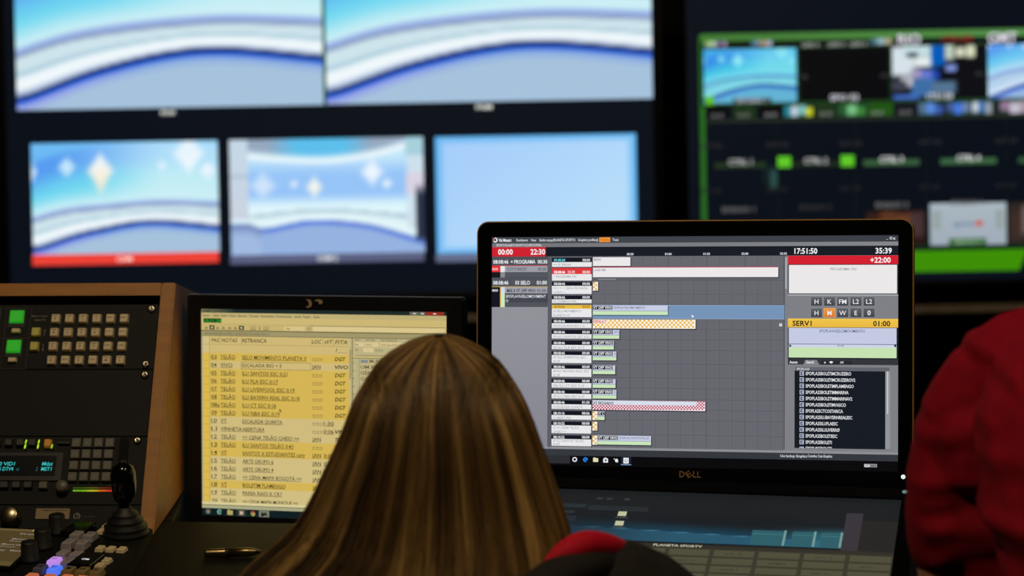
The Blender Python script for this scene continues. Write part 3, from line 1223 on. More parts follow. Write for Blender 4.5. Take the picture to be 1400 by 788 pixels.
ukeys('orange_key', [(-58.0, -229.5), (-36.5, -228), (-15.0, -226), (4.0, -226), (23.0, -226)], .0150, .0220, .0085, M_ORANGE_LIT)
ukeys('cream_key', [(-55.3, -19.5), (-53.0, -39.0), (-25.8, -104.5), (-12.1, -103.8), (2.0, -103.0), (1.7, -147.0), (1.5, -166.0)], .0112, .0155, .0055, M_KEY)
for c, nm in (((-84, -42), 0), ((-20.5, -158), 1)):
    bm = bmesh.new()
    box(bm, (c[0] / 1000, c[1] / 1000, SH + .004), (.029, .045, .008), .0015)
    b_ = build('key_display', bm, M_GLOSS, sw)
    if nm:
        cv = Canvas(lambda x, y: (x, y), 1.0)
        cv.text('COMP', -.0245, .158, .0050, (236, 238, 240), 1, x1=-.0145, bold=True)
        for i, v in enumerate(cv.v):
            cv.v[i] = (v[0], v[1], v[2])
        p = cv.done('display_text', b_, M_SCREEN)
        cy = -.158
        for v in p.data.vertices:
            v.co = V((v.co.x, cy - (v.co.z - .158), SH + .0083))
# indicator specks
for x, y in ((-62.5, -12), (-7.5, -130)):
    bm = bmesh.new()
    lathe(bm, [(.0009, 0), (.0009, .0012), (0, .0018)], 10)
    build('indicator_light', bm, mat('indicator_white', (190, 190, 180), .4, emit=.5), sw, loc=(x / 1000, y / 1000, SH))
# touch screen with rotary controls down its right edge
ts_o = [(-.300, -.058 - .0), (-.1178, -.059), (-.1010, -.1985), (-.300, -.2015)]
bm = bmesh.new()
prism(bm, [(-.305, -.072), (-.113, -.054), (-.0950, -.2040), (-.305, -.207)], 'z', SH - .001, SH + .006)
bmesh.ops.bevel(bm, geom=bm.edges[:], offset=.0012, segments=2, affect='EDGES')
tb = build('screen_housing', bm, M_GLOSS, sw)
cv = Canvas(lambda x, y: (x, y), 1.0)


def tp(px, py):                                                     # units of the small screen: 0..70 by 0..50
    f = py / 50
    x = (-.1178 - .134) + (.134 * px / 70)
    return (x + .0168 * f, -.0600 - .1385 * f - (.0085 * (1 - px / 70) * (1 - f)))


def tq(x0, y0, x1, y1, c, layer):
    cv.poly([tp(x0, y0), tp(x1, y0), tp(x1, y1), tp(x0, y1)], c, layer)


def ttext(s, x, y, x1, c):
    a, b = tp(x, y), tp(x1, y)
    vs, fs, a0, a1 = text_geo(s, True, 0.0)
    base = len(cv.v)
    sx = (b[0] - a[0]) / (a1 - a0)
    for vx, vy in vs:
        cv.v.append((a[0] + (vx - a0) * sx - .12 * vy * .0062, -3 * cv.step, a[1] + (b[1] - a[1]) * (vx - a0) / (a1 - a0) + vy * .0062))
    for f in fs:
        cv.f.append(tuple(i + base for i in f))
        cv.c.append([lin(c)] * len(f))


tq(0, 0, 70, 50, (76, 62, 34), 1)
tq(0, 0, 70, 3.0, (98, 82, 48), 2)
tq(0, 44.5, 70, 50, (90, 76, 42), 2)
tq(61, 0, 65.5, 2.6, (196, 176, 80), 3)
tq(0, 38, 12, 43.5, (60, 132, 170), 3)
tq(21, 37.5, 33, 43.5, (196, 190, 172), 3)
tq(23, 39, 31, 42.2, (96, 90, 74), 4)
tq(20, 44.2, 28, 46.5, (160, 128, 36), 3)
for s, x, y, x1, c in (('CONTROLE 4', 12, 2.4, 36, (176, 162, 130)), ('Trans', 16, 7.6, 24, (156, 142, 120)), ('Mix', 17, 10.4, 26, (120, 110, 90)),
                       ('Efeito', 14, 16, 24, (150, 138, 112)), ('Preset', 55, 7.6, 70, (156, 142, 130)), ('Memoria', 53, 15, 67, (150, 138, 126)),
                       ('Recall', 53, 18, 67, (130, 118, 104)), ('Borda', 50, 23, 66, (150, 138, 126)), ('Cor', 50, 26, 62, (130, 118, 104)),
                       ('Key', 49, 31, 57, (150, 138, 126)), ('Matte', 60, 31, 70, (150, 138, 126)), ('Auto', 8, 26, 16, (146, 132, 108)),
                       ('Sel', 24, 26, 31, (146, 132, 108)), ('Fechar', 43, 42.5, 54, (170, 160, 130))):
    ttext(s, x, y, x1, c)
p = cv.done('touch_screen', sw, M_SCREEN)
for v in p.data.vertices:
    v.co = V((v.co.x, v.co.z, SH + .0062 - v.co.y))
src = None
for x, y in ((-.1075, -.052), (-.0990, -.1110), (-.0930, -.1600)):
    if src is None:
        bm = bmesh.new()
        lathe(bm, [(.0118, -.0), (.0118, .004), (.0108, .005), (.0100, .024), (.0090, .0255), (0, .0255)], 24)
        src = build('rotary_knob', bm, M_RUBBER, sw, True, loc=(x, y, SH + .0))
    else:
        inst(src, (x, y, SH + .0), sw)
cv = Canvas(lambda x, y: (x, y), 1.0)
cv.ring(-.093, .031, .0050, .0060, (160, 140, 90), 1)
cv.text('am', -.0965, .0328, .004, (160, 140, 90), 1, x1=-.0895)
p = cv.done('oval_badge', sw, M_PRINT)
for v in p.data.vertices:
    v.co = V((v.co.x, -.031 - (v.co.z - .031) * 1.6, SH + .0004 - v.co.y))
# joystick
js = (-.0216, -.0365, SH)
bm = bmesh.new()
lathe(bm, [(0, 0), (.0285, 0), (.0290, .004), (.0262, .0065), (.0268, .0085), (.0272, .012), (.0215, .0150), (.0222, .0175), (.0222, .0205), (.0165, .0235),
           (.0170, .026), (.0160, .0285), (.0100, .032), (.0085, .036), (0, .036)], 32)
build('joystick_boot', bm, M_RUBBER, sw, True, loc=js)
bm = bmesh.new()
lathe(bm, [(0, .034), (.0060, .034), (.0065, .040), (.0110, .044), (.0145, .052), (.0160, .068), (.0155, .080), (.0130, .088), (.0070, .0925), (0, .0935)], 28)
jk = build('joystick_handle', bm, M_GLOSS, sw, True, loc=(js[0], js[1], js[2]))
bm = bmesh.new()
lathe(bm, [(0, .0925), (.0045, .0925), (.0045, .0955), (0, .0965)], 16)
build('handle_button', bm, M_RUBBER, jk, True)

# ---- the pen
pn = thing('metal_pen', 'short brass coloured pen with a dark band lying on the black desk', 'pen', (-.385, 2.8445, DTOP + .0062), rot(3, 0, 0))
RY = Matrix.Rotation(R(90), 3, 'Y')
M_BRASS = mat('brass', (150, 128, 88), .35, metal=1.0, vary=.1)
bm = bmesh.new()
lathe(bm, [(0, 0), (.0048, .0005), (.0056, .003), (.0058, .026), (.0058, .0265)], 20, m3=RY)
build('pen_barrel', bm, M_BRASS, pn, True)
bm = bmesh.new()
lathe(bm, [(.0060, .0262), (.0064, .0268), (.0064, .0296), (.0060, .0302)], 20, m3=RY)
build('dark_band', bm, M_BLACK, pn, True)
bm = bmesh.new()
lathe(bm, [(.0058, .030), (.0056, .055), (.0046, .062), (.0012, .070), (0, .0705)], 20, m3=RY)
build('pen_cap', bm, M_BRASS, pn, True)


# ================================================================== MONITORS
def quad_map(tl, tr, br, bl, W_, H_):
    """Picture units of a screen that was measured in perspective -> metres from its centre."""
    hl, hr = bl[1] - tl[1], br[1] - tr[1]

    def f(x, y):
        s = (x - tl[0]) / (tr[0] - tl[0])
        top = tl[1] + (tr[1] - tl[1]) * s
        bot = bl[1] + (br[1] - bl[1]) * s
        u = (s / hl) / ((1 - s) / hr + s / hl)
        t = (y - top) / (bot - top)
        return (u - .5) * W_, (.5 - t) * H_
    return f


def flat_map(tl, br, W_, H_):
    return lambda x, y: (((x - tl[0]) / (br[0] - tl[0]) - .5) * W_, (.5 - (y - tl[1]) / (br[1] - tl[1])) * H_)


def monitor_body(t, outer, inner, depth, r, m=M_BEZEL):
    bm = bmesh.new()
    ring_frame(bm, outer, inner, -.003, .018, 5, r)
    build('bezel', bm, m, t, False)
    bm = bmesh.new()
    x0, z0, x1, z1 = outer
    prism(bm, rrect(x0 + .002, z0 + .002, x1 - .002, z1 - .002, r, 5), 'y', .0175, .0255)
    cx, cz = (x0 + x1) / 2, (z0 + z1) / 2
    box(bm, (cx, .025 + depth / 2, cz), ((x1 - x0) * .8, depth, (z1 - z0) * .7), .012, 3)
    build('back_cover', bm, M_BEZEL, t)


# ---- left computer monitor with the running order
KS = 1.025
CAMP = V((0, 0, 1.83))
HO = CAMP + (V((-0.2467, 3.0111, 1.0271)) - CAMP) * KS
HR = rot(-17.17, -9.77, -1.94)
hp = thing('computer_monitor', 'squarish black computer monitor showing a yellow running order list', 'monitor', HO, HR)
hw, hh = .169 * KS, .1352 * KS
monitor_body(hp, (-.188 * KS, -.153 * KS, .190 * KS, .153 * KS), (-hw, -hh, hw, hh), .03, .004)
boxo('top_edge_highlight', (.001, .004, .1535 * KS), (.376 * KS, .012, .0012), mat('bezel_edge_reflection', (96, 80, 66), .4), hp, .0004)  # reflection along the top bezel edge, put in as a light brown strip
sc = None
HQ = ((275.5, 422.4), (611, 426.7), (612, 718), (276.5, 704))
hm0 = flat_map((0, 0), (338, 270.4), 2 * hw, 2 * hh)
cv = Canvas(hm0, KS / 1000)
PAPER, PAPER2, YEL, INK = (206, 182, 116), (200, 176, 108), (212, 180, 84), (44, 38, 20)
cv.rect(0, 0, 338, 270.4, PAPER, 0, (208, 190, 130))
hs = cv.done('screen', hp)
RP = 10.42
R0 = 62.5
CX = {'pag': 13.5, 'not': 26.8, 'ret': 57, 'loc': 154, 'tvt': 171, 'fita': 186, 'end': 206}
# window chrome
cv.rect(0, 0, 338, 5, (30, 42, 40), 1)
cv.hgrad(0, 0, 45, 5, (110, 106, 78), (40, 54, 48), 2)
cv.rect(0, 5, 338, 11.2, (190, 174, 118), 1)
cv.rect(0, 11.2, 338, 20, (204, 182, 116), 1)
cv.rect(0, 20, 338, 28, (200, 178, 112), 1)
cv.rect(0, 27.6, 338, 28.8, (100, 94, 64), 2)
cv.rect(0, 28.8, 338, 34.6, (160, 150, 106), 1)
cv.rect(0, 34.6, 338, 35.4, (106, 100, 70), 2)
cv.rect(0, 19.8, 338, 20.2, (160, 144, 98), 2)
cv.rect(116, 21.4, 145, 27.2, (214, 194, 134), 2)
cv.rect(156, 20.6, 335, 27, (216, 198, 140), 2)
cv.rect(152, 20.2, 335, 20.7, (112, 102, 70), 3)
cv.rect(148, 21.6, 154, 26.6, (176, 160, 110), 3)
cv.rect(3, 12.4, 28.5, 18.0, (14, 36, 14), 2)
for x0, x1, c in ((288, 301, (96, 100, 92)), (301.5, 309, (96, 100, 92)), (309.5, 334, (150, 46, 36))):
    cv.rect(x0, .3, x1, 4.6, c, 3)
    cv.rect((x0 + x1) / 2 - 2, 1.8, (x0 + x1) / 2 + 2, 3.2, (220, 214, 196), 4)
for i, x in enumerate((6, 14.5, 22, 30, 39, 47, 56)):
    c = (40, 52, 50) if i in (1, 6) else (150, 136, 92)
    if i in (1, 6):
        cv.rect(x - 2.8, 21.5, x + 4.2, 26.8, c, 3)
        cv.rect(x - .8, 23.0, x + 2.2, 25.4, (204, 190, 140), 4)
    else:
        cv.poly([(x - 1.5, 26.4), (x + 4, 26.4), (x + 3, 24), (x, 22.4)], c, 3)
for x in (69, 87):
    cv.rect(x, 21.6, x + 8.5, 26.8, (182, 162, 104), 3)
    cv.rect(x, 26.2, x + 8.5, 26.8, (90, 80, 54), 4)
cv.done('window_bars', hs)
menu = (('Arquivo', 2, 12), ('Editar', 17, 26), ('Exibir', 28, 37), ('A Pauta', 39, 49), ('Retranca', 52, 65), ('Formatar', 68, 81), ('Ferramentas', 84, 102), ('Comunicações', 105, 127), ('Janela', 131, 140), ('Projeto', 143, 153), ('Ajuda', 157, 165))
for s, x0, x1 in menu:
    cv.text(s, x0, 9.9, 2.7, INK, 3, x1=x1)
cv.text('ENPS', 4, 4.0, 2.6, (30, 34, 30), 4, x1=13)
cv.text('18:31:24', 4.5, 17.3, 4.2, (50, 160, 50), 4, x1=28.5, bold=True)
cv.text('2', 81, 26.4, 4, INK, 4)
cv.text('Tipo', 119, 25.6, 2.6, INK, 3, x1=125)
cv.text('2018-04-25\\PLANETA SPORTV QUARTA\\RIO ESCALADA RIO + 5', 4, 33.2, 2.6, (84, 78, 54), 3, x1=96)
cv.done('menu_lettering', hs)
# the list: row colours
rows = [('03', 'TELÃO', 'SELO MOVIMENTO PLANETA V', '===', '', 'DGT', 1), ('04', 'VIVO', 'ESCALADA RIO + 5', 'JAN', '', 'VIVO', 0), ('05', 'TELÃO', 'ILU SANTOS ESC 0:21', '===', '', 'DGT', 1),
        ('06', 'TELÃO', 'ILU FLA ESC 0:17', '===', '', 'DGT', 1), ('07', 'TELÃO', 'ILU LIVERPOOL ESC 0:19', '===', '', 'DGT', 1), ('08', 'TELÃO', 'ILU BAYERN REAL ESC 0:18', '===', '', 'DGT', 1),
        ('08a', 'TELÃO', 'ILU CT ESC 0:18', '===', '', 'DGT', 1), ('09', 'TELÃO', 'ILU NBA ESC 0:19', '===', '', 'DGT', 1), ('10', 'VT', 'ESCALADA QUARTA', '===', '1:30', '', 0),
        ('11', 'VINHETA', 'ABERTURA', '===', '0:06', 'VINH', 0), ('12', 'TELÃO', '== CENA TELÃO CHEIO ==', 'JAN', '', 'TELÃO', 0), ('13', 'TELÃO', 'ILU SANTOS TELÃO 0:43', '===', '', 'DGT', 1),
        ('14', 'VT', 'SANTOS X ESTUDIANTES cury', 'JAN', '3:00', '?', 1), ('15', 'TELÃO', 'ARTE GRUPO 6', 'JAN', '0:20', 'TELÃO', 0), ('16', 'TELÃO', 'ARTE GRUPO 4', 'JAN', '0:20', 'TELÃO', 0),
        ('17', 'TELÃO', '== CENA MAPA BOGOTÁ ==', 'JAN', '', 'TELÃO', 0), ('18', 'VT', 'BOLETIM FLAMENGO', 'JAN', '1:00', 'DGT', 1), ('19', 'TELÃO', 'PAREA RAIO-X CR7', 'JAN', '', 'TELÃO', 0),
        ('20', 'TELÃO', '== CENA MAPA MUNIQUE ==', 'JAN', '', 'TELÃO', 0)]
WID = {0: 90, 1: 55, 2: 63, 3: 50, 4: 73, 5: 80, 6: 47, 7: 52, 8: 56, 9: 31, 10: 79, 11: 71, 12: 87, 13: 43, 14: 43, 15: 82, 16: 60, 17: 55, 18: 77}
for i, r in enumerate(rows):
    y = R0 + (i + .0) * RP
    y1 = min(y + RP / 2, 252.5)
    if r[6]:
        cv.rect(11.8, y - RP / 2, CX['end'], y1, YEL, 1)
    cv.rect(2.2, y - RP / 2, 11.2, y1 - .5, (218, 184, 78), 1)
    cv.rect(2.2, y1 - .5, 11.2, y1, (176, 146, 66), 2)
    if i == 1:
        for a in ((56, y - 4.6, 153, y - 4.2), (56, y + 4.6, 153, y + 5), (56, y - 4.6, 56.4, y + 5), (152.6, y - 4.6, 153, y + 5)):
            cv.rect(*a, (70, 60, 40), 3)
cv.rect(2.2, 35.4, 11.2, R0 - RP / 2, (206, 190, 130), 1)
for x in (11.4, 26.2, 56.2, 153.5, 169.8, 184.5):
    cv.rect(x, 35.4, x + .4, 46, (150, 136, 92), 2)
cv.rect(11.2, 35.4, 11.7, 252, (150, 132, 80), 2)
cv.rect(2.2, 46, CX['end'], 46.5, (160, 144, 96), 2)
cv.rect(0, 35.4, 2.2, 256, (180, 172, 130), 1)
# scroll bar, bottom bar
cv.rect(205.2, 35.4, 209.4, 256, (192, 180, 130), 1)
cv.rect(206, 50, 208.6, 88, (160, 150, 110), 3)
cv.rect(209.4, 35.4, 210.6, 256, (112, 106, 76), 2)
cv.rect(0, 252.6, 338, 256, (216, 204, 150), 2)
cv.rect(0, 256, 338, 257, (120, 118, 90), 3)
cv.rect(0, 257, 338, 261, (170, 168, 130), 2)
cv.rect(0, 261, 338, 270.4, (16, 30, 34), 2)
# right pane
cv.rect(210.6, 35.4, 338, 57, (188, 176, 130), 1)
for x0, y0, x1, y1 in ((214, 40.2, 225.8, 45.9), (227, 40.2, 246, 45.9), (248.3, 40.2, 330, 45.9), (225, 47.5, 239, 52.8)):
    cv.rect(x0, y0, x1, y1, (216, 196, 144), 2)
cv.rect(214, 57, 338, 57.8, (110, 106, 80), 2)
cv.rect(210.6, 60, 338, 61.4, (140, 136, 104), 2)
cv.rect(210.6, 61.4, 220, 256, (188, 178, 132), 1)
cv.rect(220, 61.4, 338, 256, (190, 176, 128), 1)
cv.rect(219.4, 61.4, 220, 256, (116, 112, 84), 2)
cv.rect(216.4, 61.4, 216.8, 256, (140, 132, 98), 2)
for i in range(18):
    cv.rect(211.4, 66 + i * 10, 212.4, 68 + i * 10, (90, 84, 60), 3)
cv.rect(221.6, 62.8, 231.7, 66.6, (128, 136, 138), 3)
# taskbar icons
cv.disc(8.5, 265.5, 3.6, 3.4, (70, 100, 96), 4)
cv.disc(8.5, 265.5, 2.2, 2.0, (150, 110, 80), 5)
cv.ring(24.5, 265.5, 2.0, 3.3, (120, 176, 150), 4, a0=20, a1=330)
cv.rect(22.5, 264.9, 26.5, 265.9, (120, 176, 150), 4)
cv.rect(35.5, 263, 43.5, 269, (176, 160, 96), 4)
cv.rect(36.0, 262, 39.5, 263, (176, 160, 96), 4)
cv.rect(48.5, 261.4, 63, 270, (38, 52, 48), 3)
cv.rect(52.3, 262.6, 59, 268.8, (150, 120, 100), 4)
cv.poly([(54.3, 263.6), (58, 265.7), (54.3, 267.8)], (214, 200, 180), 5)
cv.disc(71.5, 266, 3.4, 3.4, (170, 70, 44), 4)
cv.poly([(71.5, 266), (68.2, 265), (69.5, 269), (72, 269.4)], (80, 140, 60), 5)
cv.poly([(71.5, 266), (74.9, 265), (74, 268.8), (72, 269.4)], (200, 160, 50), 5)
cv.disc(71.5, 266, 1.4, 1.4, (120, 150, 160), 6)
cv.rect(80, 261.4, 94.5, 270, (120, 122, 104), 3)
cv.poly([(83, 269), (84.5, 263), (87, 266), (89.5, 263), (92, 269), (89, 267.4), (86, 269)], (20, 20, 18), 4)
cv.poly([(109.5, 128.5), (109.5, 132.5), (110.6, 131.7), (111.8, 133.4), (112.4, 133), (111.3, 131.2), (112.6, 131)], (70, 66, 46), 4)
cv.done('screen_graphics', hs)
for s, x, x1, ib in (('PAG', CX['pag'] + .6, 25.6, 1), ('NOTAS', CX['not'] + 1.5, 51, 1), ('RETRANCA', CX['ret'] + .3, 91.5, 1), ('LOC', 154.5, 168.3, 1), ('tVT', 172.3, 183.8, 1), ('FITA', 186.5, 203.3, 1)):
    cv.text(s, x, 43.2, 5.4, INK, 3, x1=x1, shear=.22)
    cv.done('heading_lettering', hs)
cv.text('?', 187.5, 53.6, 4.6, INK, 3, shear=.2, bold=True)
cv.rect(190, 54.2, 203, 54.6, (70, 62, 40), 3)
cv.done('heading_lettering', hs)
def cell(i):
    if i == 18:                                                     # the last row is cut by the window's edge
        lim_ = hm0(0, 252.6)[1]
        cv.v = [(a, b, max(c, lim_)) for a, b, c in cv.v]
    cv.done('list_cell', hs)


for i, r in enumerate(rows):
    y = R0 + i * RP + 2.4
    hgt = 5.0
    if i == 18:
        y += .6
    cv.text(r[0], CX['pag'], y, hgt, INK, 3, x1=CX['pag'] + (8.0 if len(r[0]) == 2 else 12), under=.55)
    cell(i)
    cv.text(r[1], CX['not'], y, hgt, INK, 3, x1=CX['not'] + {'VT': 8.5, 'VIVO': 17, 'TELÃO': 21, 'VINHETA': 30}[r[1]], under=.55)
    cell(i)
    cv.text(r[2], CX['ret'] + .5, y, hgt, INK, 3, x1=CX['ret'] + .5 + WID[i], under=.55 if i != 1 else None)
    cell(i)
    cv.text(r[3], CX['loc'] + .7, y - (0 if r[3] == 'JAN' else .6), hgt if r[3] == 'JAN' else 3.4, INK if r[3] == 'JAN' else (120, 106, 66), 3, x1=CX['loc'] + (12.6 if r[3] == 'JAN' else 15.3), under=.55)
    cell(i)
    if r[4]:
        cv.text(r[4], CX['tvt'] - .4, y, hgt, INK, 3, x1=CX['tvt'] + 13.6, under=.55)
        cell(i)
    if r[5]:
        cv.text(r[5], CX['fita'] + .1, y, hgt, (34, 30, 16), 3, x1=CX['fita'] + {'DGT': 15, 'VIVO': 18.5, '?': 4}.get(r[5], 20), bold=True, shear=.2)
        cell(i)
for s, x, y, x1 in (('PAG', 213.6, 38.6, 221), ('NOTAS', 228.5, 38.6, 241), ('RETRANCA', 249, 38.6, 271)):
    cv.text(s, x, y, 2.6, (100, 90, 60), 3, x1=x1, shear=.2)
for s, x, y, x1 in (('04', 214.5, 44.8, 218.5), ('VIVO', 228.5, 44.8, 236.5), ('ESCALADA RIO + 5', 250, 44.8, 288), ('TP:', 214, 51.8, 218.5), ('DATA', 241.5, 51.8, 252)):
    cv.text(s, x, y, 2.9, (112, 100, 68), 3, x1=x1, shear=.1)
for k, (s, x, x1) in enumerate((('MUNDO', 233.6, 259), ('UM PASSO', 221.6, 259), ('GÊNIO DA', 221.6, 257), ('GALERA', 221.6, 253))):
    cv.text(s, x, 66.4 + k * 7.6, 4.4, (90, 80, 56), 3, x1=x1)
cv.done('pane_lettering', hs)
# remains of a peeled sticker on the top bezel
for pts, nm in (([(-.0165, .1495), (-.0120, .1485), (-.0105, .1450), (-.0110, .1415), (-.0145, .1395), (-.0170, .1405), (-.0138, .1425), (-.0140, .1462)], 0),
                ([(-.0085, .1470), (-.0050, .1495), (-.0010, .1490), (.0012, .1465), (-.0005, .1440), (-.0028, .1438), (-.0035, .1465), (-.0065, .1475)], 0)):
    bm = bmesh.new()
    prism(bm, [((a + .007) * 1.3 * KS - .0086, (b - .1445) * 1.15 * KS + .1475) for a, b in pts], 'y', -.0036, -.0031)
    build('sticker_remnant', bm, mat('peeled_sticker', (170, 148, 112), .7), hp)
# stand
hst = HR.inverted()
bm = bmesh.new()
box(bm, (0, .062, -.02), (.07, .02, .12), .004)
build('stand_bracket', bm, M_BEZEL, hp)
base = HO + V((.03, .13, 0))
bm = bmesh.new()
sweep(bm, [HO + HR @ V((0, .07, -.03)), (base.x, base.y, HO.z - .08), (base.x, base.y, .812)], [(.03, .012)] * 3, (1, 0, 0), 12, 4, False)
bmesh.ops.transform(bm, matrix=(Matrix.Translation(HO) @ HR.to_4x4()).inverted(), verts=bm.verts)
build('stand_neck', bm, M_BEZEL, hp, True)
bm = bmesh.new()
lathe(bm, [(0, .8005), (.11, .8005), (.112, .806), (.10, .812), (0, .814)], 32, (base.x, base.y, 0))
bmesh.ops.transform(bm, matrix=(Matrix.Translation(HO) @ HR.to_4x4()).inverted(), verts=bm.verts)
build('stand_base', bm, M_BEZEL, hp, True)

# ---- the centre touch monitor with the timeline
TO = V((0.2186, 2.8996, 1.1292))
TR_ = rot(-14.83, -12.72, -2.03)
tm = thing('touch_monitor', 'glossy black wide touch monitor showing the grey timeline software, behind the blonde hair', 'monitor', TO, TR_)
tw, th = .2545, .14315
TOUT = (-.2718, -.1685, .2718, .1615)
monitor_body(tm, TOUT, (-tw, -th, tw, th), .03, .014, M_GLOSS)
po = rrect(TOUT[0] - .0010, TOUT[1] - .0010, TOUT[2] + .0010, TOUT[3] + .0010, .0148, 6)
pi = rrect(TOUT[0] + .0002, TOUT[1] + .0002, TOUT[2] - .0002, TOUT[3] - .0002, .0140, 6)
bm = bmesh.new()
rg = [[bm.verts.new((p[0], y, p[1])) for p in pts] for pts, y in ((po, -.0022), (po, .012), (pi, .012), (pi, -.0022))]
for a, b in zip(rg, rg[1:] + rg[:1]):
    for i in range(len(po)):
        bm.faces.new((a[i], a[(i + 1) % len(po)], b[(i + 1) % len(po)], b[i]))
build('metal_trim', bm, M_TRIM, tm)['label'] = 'thin bronze metal edge'
DQ = ((672, 322), (1229, 321.5), (1227, 644.5), (671.5, 637))
tmap = quad_map(*DQ, 2 * tw, 2 * th)
cv = Canvas(tmap, 2 * tw / 556)
cv.v = []
GR = (104, 104, 112)
cvb = Canvas(lambda x, y: (x, -y), 1.0)
cvb.rect(-tw, -th, tw, th, (8, 8, 11), 0)
ts_ = cvb.done('screen', tm)
# window surfaces
cv.hgrad(673, 322.5, 1228.5, 331, (66, 70, 78), (58, 62, 70), 1)
cv.hgrad(673, 331, 1228.5, 336.5, (112, 114, 120), (132, 134, 140), 1)
cv.rect(673, 336.5, 1228.5, 349.5, (22, 27, 36), 1)
cv.rect(673, 336.5, 747.5, 349.5, (206, 32, 48), 2)
cv.rect(673, 349.5, 752, 418, (74, 76, 84), 1)
cv.rect(673, 418, 752, 616, (146, 146, 154), 1, (134, 134, 144))
cv.rect(750.5, 349.5, 756.2, 616, (92, 94, 102), 2)
cv.rect(756, 349.5, 813, 616, (104, 105, 112), 1)
cv.rect(813, 349.5, 1079.5, 616, GR, 1)
cv.rect(1074.5, 349.5, 1079.5, 616, (126, 128, 134), 2)
cv.rect(1079.5, 349.5, 1228.5, 620, (126, 128, 134), 1)
cv.rect(673, 614.8, 1228.5, 618, (140, 142, 148), 2)
cv.rect(673, 618, 1228.5, 627, (52, 55, 62), 2)
cv.rect(673, 624, 782, 635, (44, 45, 50), 2)
cv.done('window_surface', ts_)
# grid of the timeline
k = 0
x = 864.2 - 52.4
while x < 1074:
    for j in range(3):
        xx = x + j * 17.47
        if 813 < xx < 1074:
            c = (70, 71, 79) if j == 0 else (86, 87, 95)
            cv.rect(xx - .3, 349.5, xx + .3, 614.5, c, 2)
        for q in range(1, 7):
            xq = xx + q * 2.5
            if 813 < xq < 1074:
                cv.rect(xq - .15, 349.5, xq + .15, 614.5, (95, 96, 104), 2)
    x += 52.4
EV = [351.5, 366, 384.5, 403.5, 417, 436.5, 451.5, 466, 480.5, 499.5, 518.5, 533, 548, 562.5, 577, 597]
for y in EV[1:]:
    cv.rect(813, y - 1.2, 1074, y - .8, (76, 77, 85), 2)
for x in (811.9, 1075.2):
    cv.rect(x - .4, 349.5, x + .4, 614.5, (62, 63, 70), 3)
cv.rect(1076, 352, 1078, 395, (176, 178, 182), 3)
cv.done('timeline_grid', ts_)
# left list of running items
cv.rect(673, 350, 751, 362, (78, 80, 88), 3)
cv.rect(673, 361.8, 751, 362.6, (206, 60, 60), 4)
cv.rect(673, 362.6, 684.6, 371, (226, 50, 54), 4)
cv.rect(673, 371, 684.6, 378.5, (20, 22, 30), 4)
cv.rect(684.8, 362.6, 691, 371, (228, 230, 232), 4)
cv.rect(684.8, 371, 691, 378.5, (136, 138, 142), 4)
cv.rect(691, 362.6, 750, 371, (156, 157, 166), 4)
cv.rect(691, 371, 750, 378.5, (84, 86, 94), 4)
cv.rect(673, 379.5, 751, 391, (82, 84, 92), 3)
cv.rect(673, 391, 751, 391.8, (206, 170, 70), 4)
cv.rect(673, 391.8, 684.4, 419.5, (18, 20, 30), 4)
cv.rect(684.4, 391.8, 685.6, 419.5, (222, 172, 70), 4)
cv.rect(685.6, 391.8, 691, 400.5, (210, 216, 232), 4)
cv.rect(685.6, 400.5, 691, 419.5, (204, 232, 190), 4)
cv.rect(691, 391.8, 750, 400.5, (160, 161, 172), 4)
cv.rect(691, 400.5, 750, 413, (68, 70, 80), 4)
cv.rect(691, 413, 750, 419.5, (82, 84, 92), 4)
for x, y0, y1 in ((698.5, 351, 361), (733.5, 351, 361), (698.5, 380, 390.5), (733.5, 380, 390.5)):
    cv.rect(x, y0, x + .5, y1, (58, 60, 68), 5)
cv.done('item_block', ts_)
# right hand blocks
cv.rect(1079.8, 349.8, 1228.5, 361.5, (212, 32, 48), 3)
cv.rect(1079.8, 361.5, 1228.5, 402.5, (40, 44, 56), 3)
cv.rect(1081, 362.5, 1227, 401.5, (234, 232, 232), 4)
cv.rect(1079.8, 403, 1228.5, 404.6, (170, 172, 176), 4)
cv.done('programme_block', ts_)
for r_, yy in enumerate((406.5, 422)):
    for c_, xx in enumerate((1111, 1128.6, 1146.4, 1164.2, 1182)):
        hot = r_ == 1 and c_ == 1
        cv.rect(xx - .4, yy - .4, xx + 15.4, yy + 12.4, (150, 152, 158) if not hot else (250, 190, 110), 3)
        cv.rect(xx, yy, xx + 15, yy + 12, (92, 95, 102) if not hot else (238, 152, 72), 4, (62, 64, 70) if not hot else (214, 118, 44))
        cv.done('soft_button', ts_)
        s = (('H', 'K', 'FM', 'L2', 'L2'), ('H', 'M', 'W', 'E', '0'))[r_][c_]
        cv.text(s, xx + 7.5, yy + 9.3, 6.4, (232, 234, 236), 5, align='c', bold=(s == '0'))
        cv.done('soft_button_letter', ts_)
cv.rect(1079.8, 436, 1228.5, 448, (240, 198, 76), 3, (232, 184, 66))
cv.rect(1079.8, 448, 1228.5, 491, (26, 30, 42), 3)
cv.rect(1081, 448.6, 1226.5, 471, (196, 202, 226), 4)
cv.rect(1081, 471, 1226.5, 475.5, (206, 212, 232), 4)
cv.rect(1081, 470.6, 1226.5, 471.4, (84, 90, 124), 5)
cv.rect(1081, 475.5, 1226.5, 489.5, (198, 226, 178), 4)
cv.poly([(1082, 470.5), (1085, 473), (1082, 475.5)], (14, 16, 24), 6)
cv.poly([(1226, 470.5), (1222.5, 473), (1226, 475.5)], (14, 16, 24), 6)
cv.rect(1079.8, 491, 1228.5, 499, (50, 53, 60), 3)
cv.poly([(1101, 499), (1103, 492.5), (1119, 492.5), (1122.5, 499)], (126, 128, 134), 4)
cv.poly([(1124, 499), (1126, 493.5), (1165, 493.5), (1168, 499)], (38, 41, 48), 4)
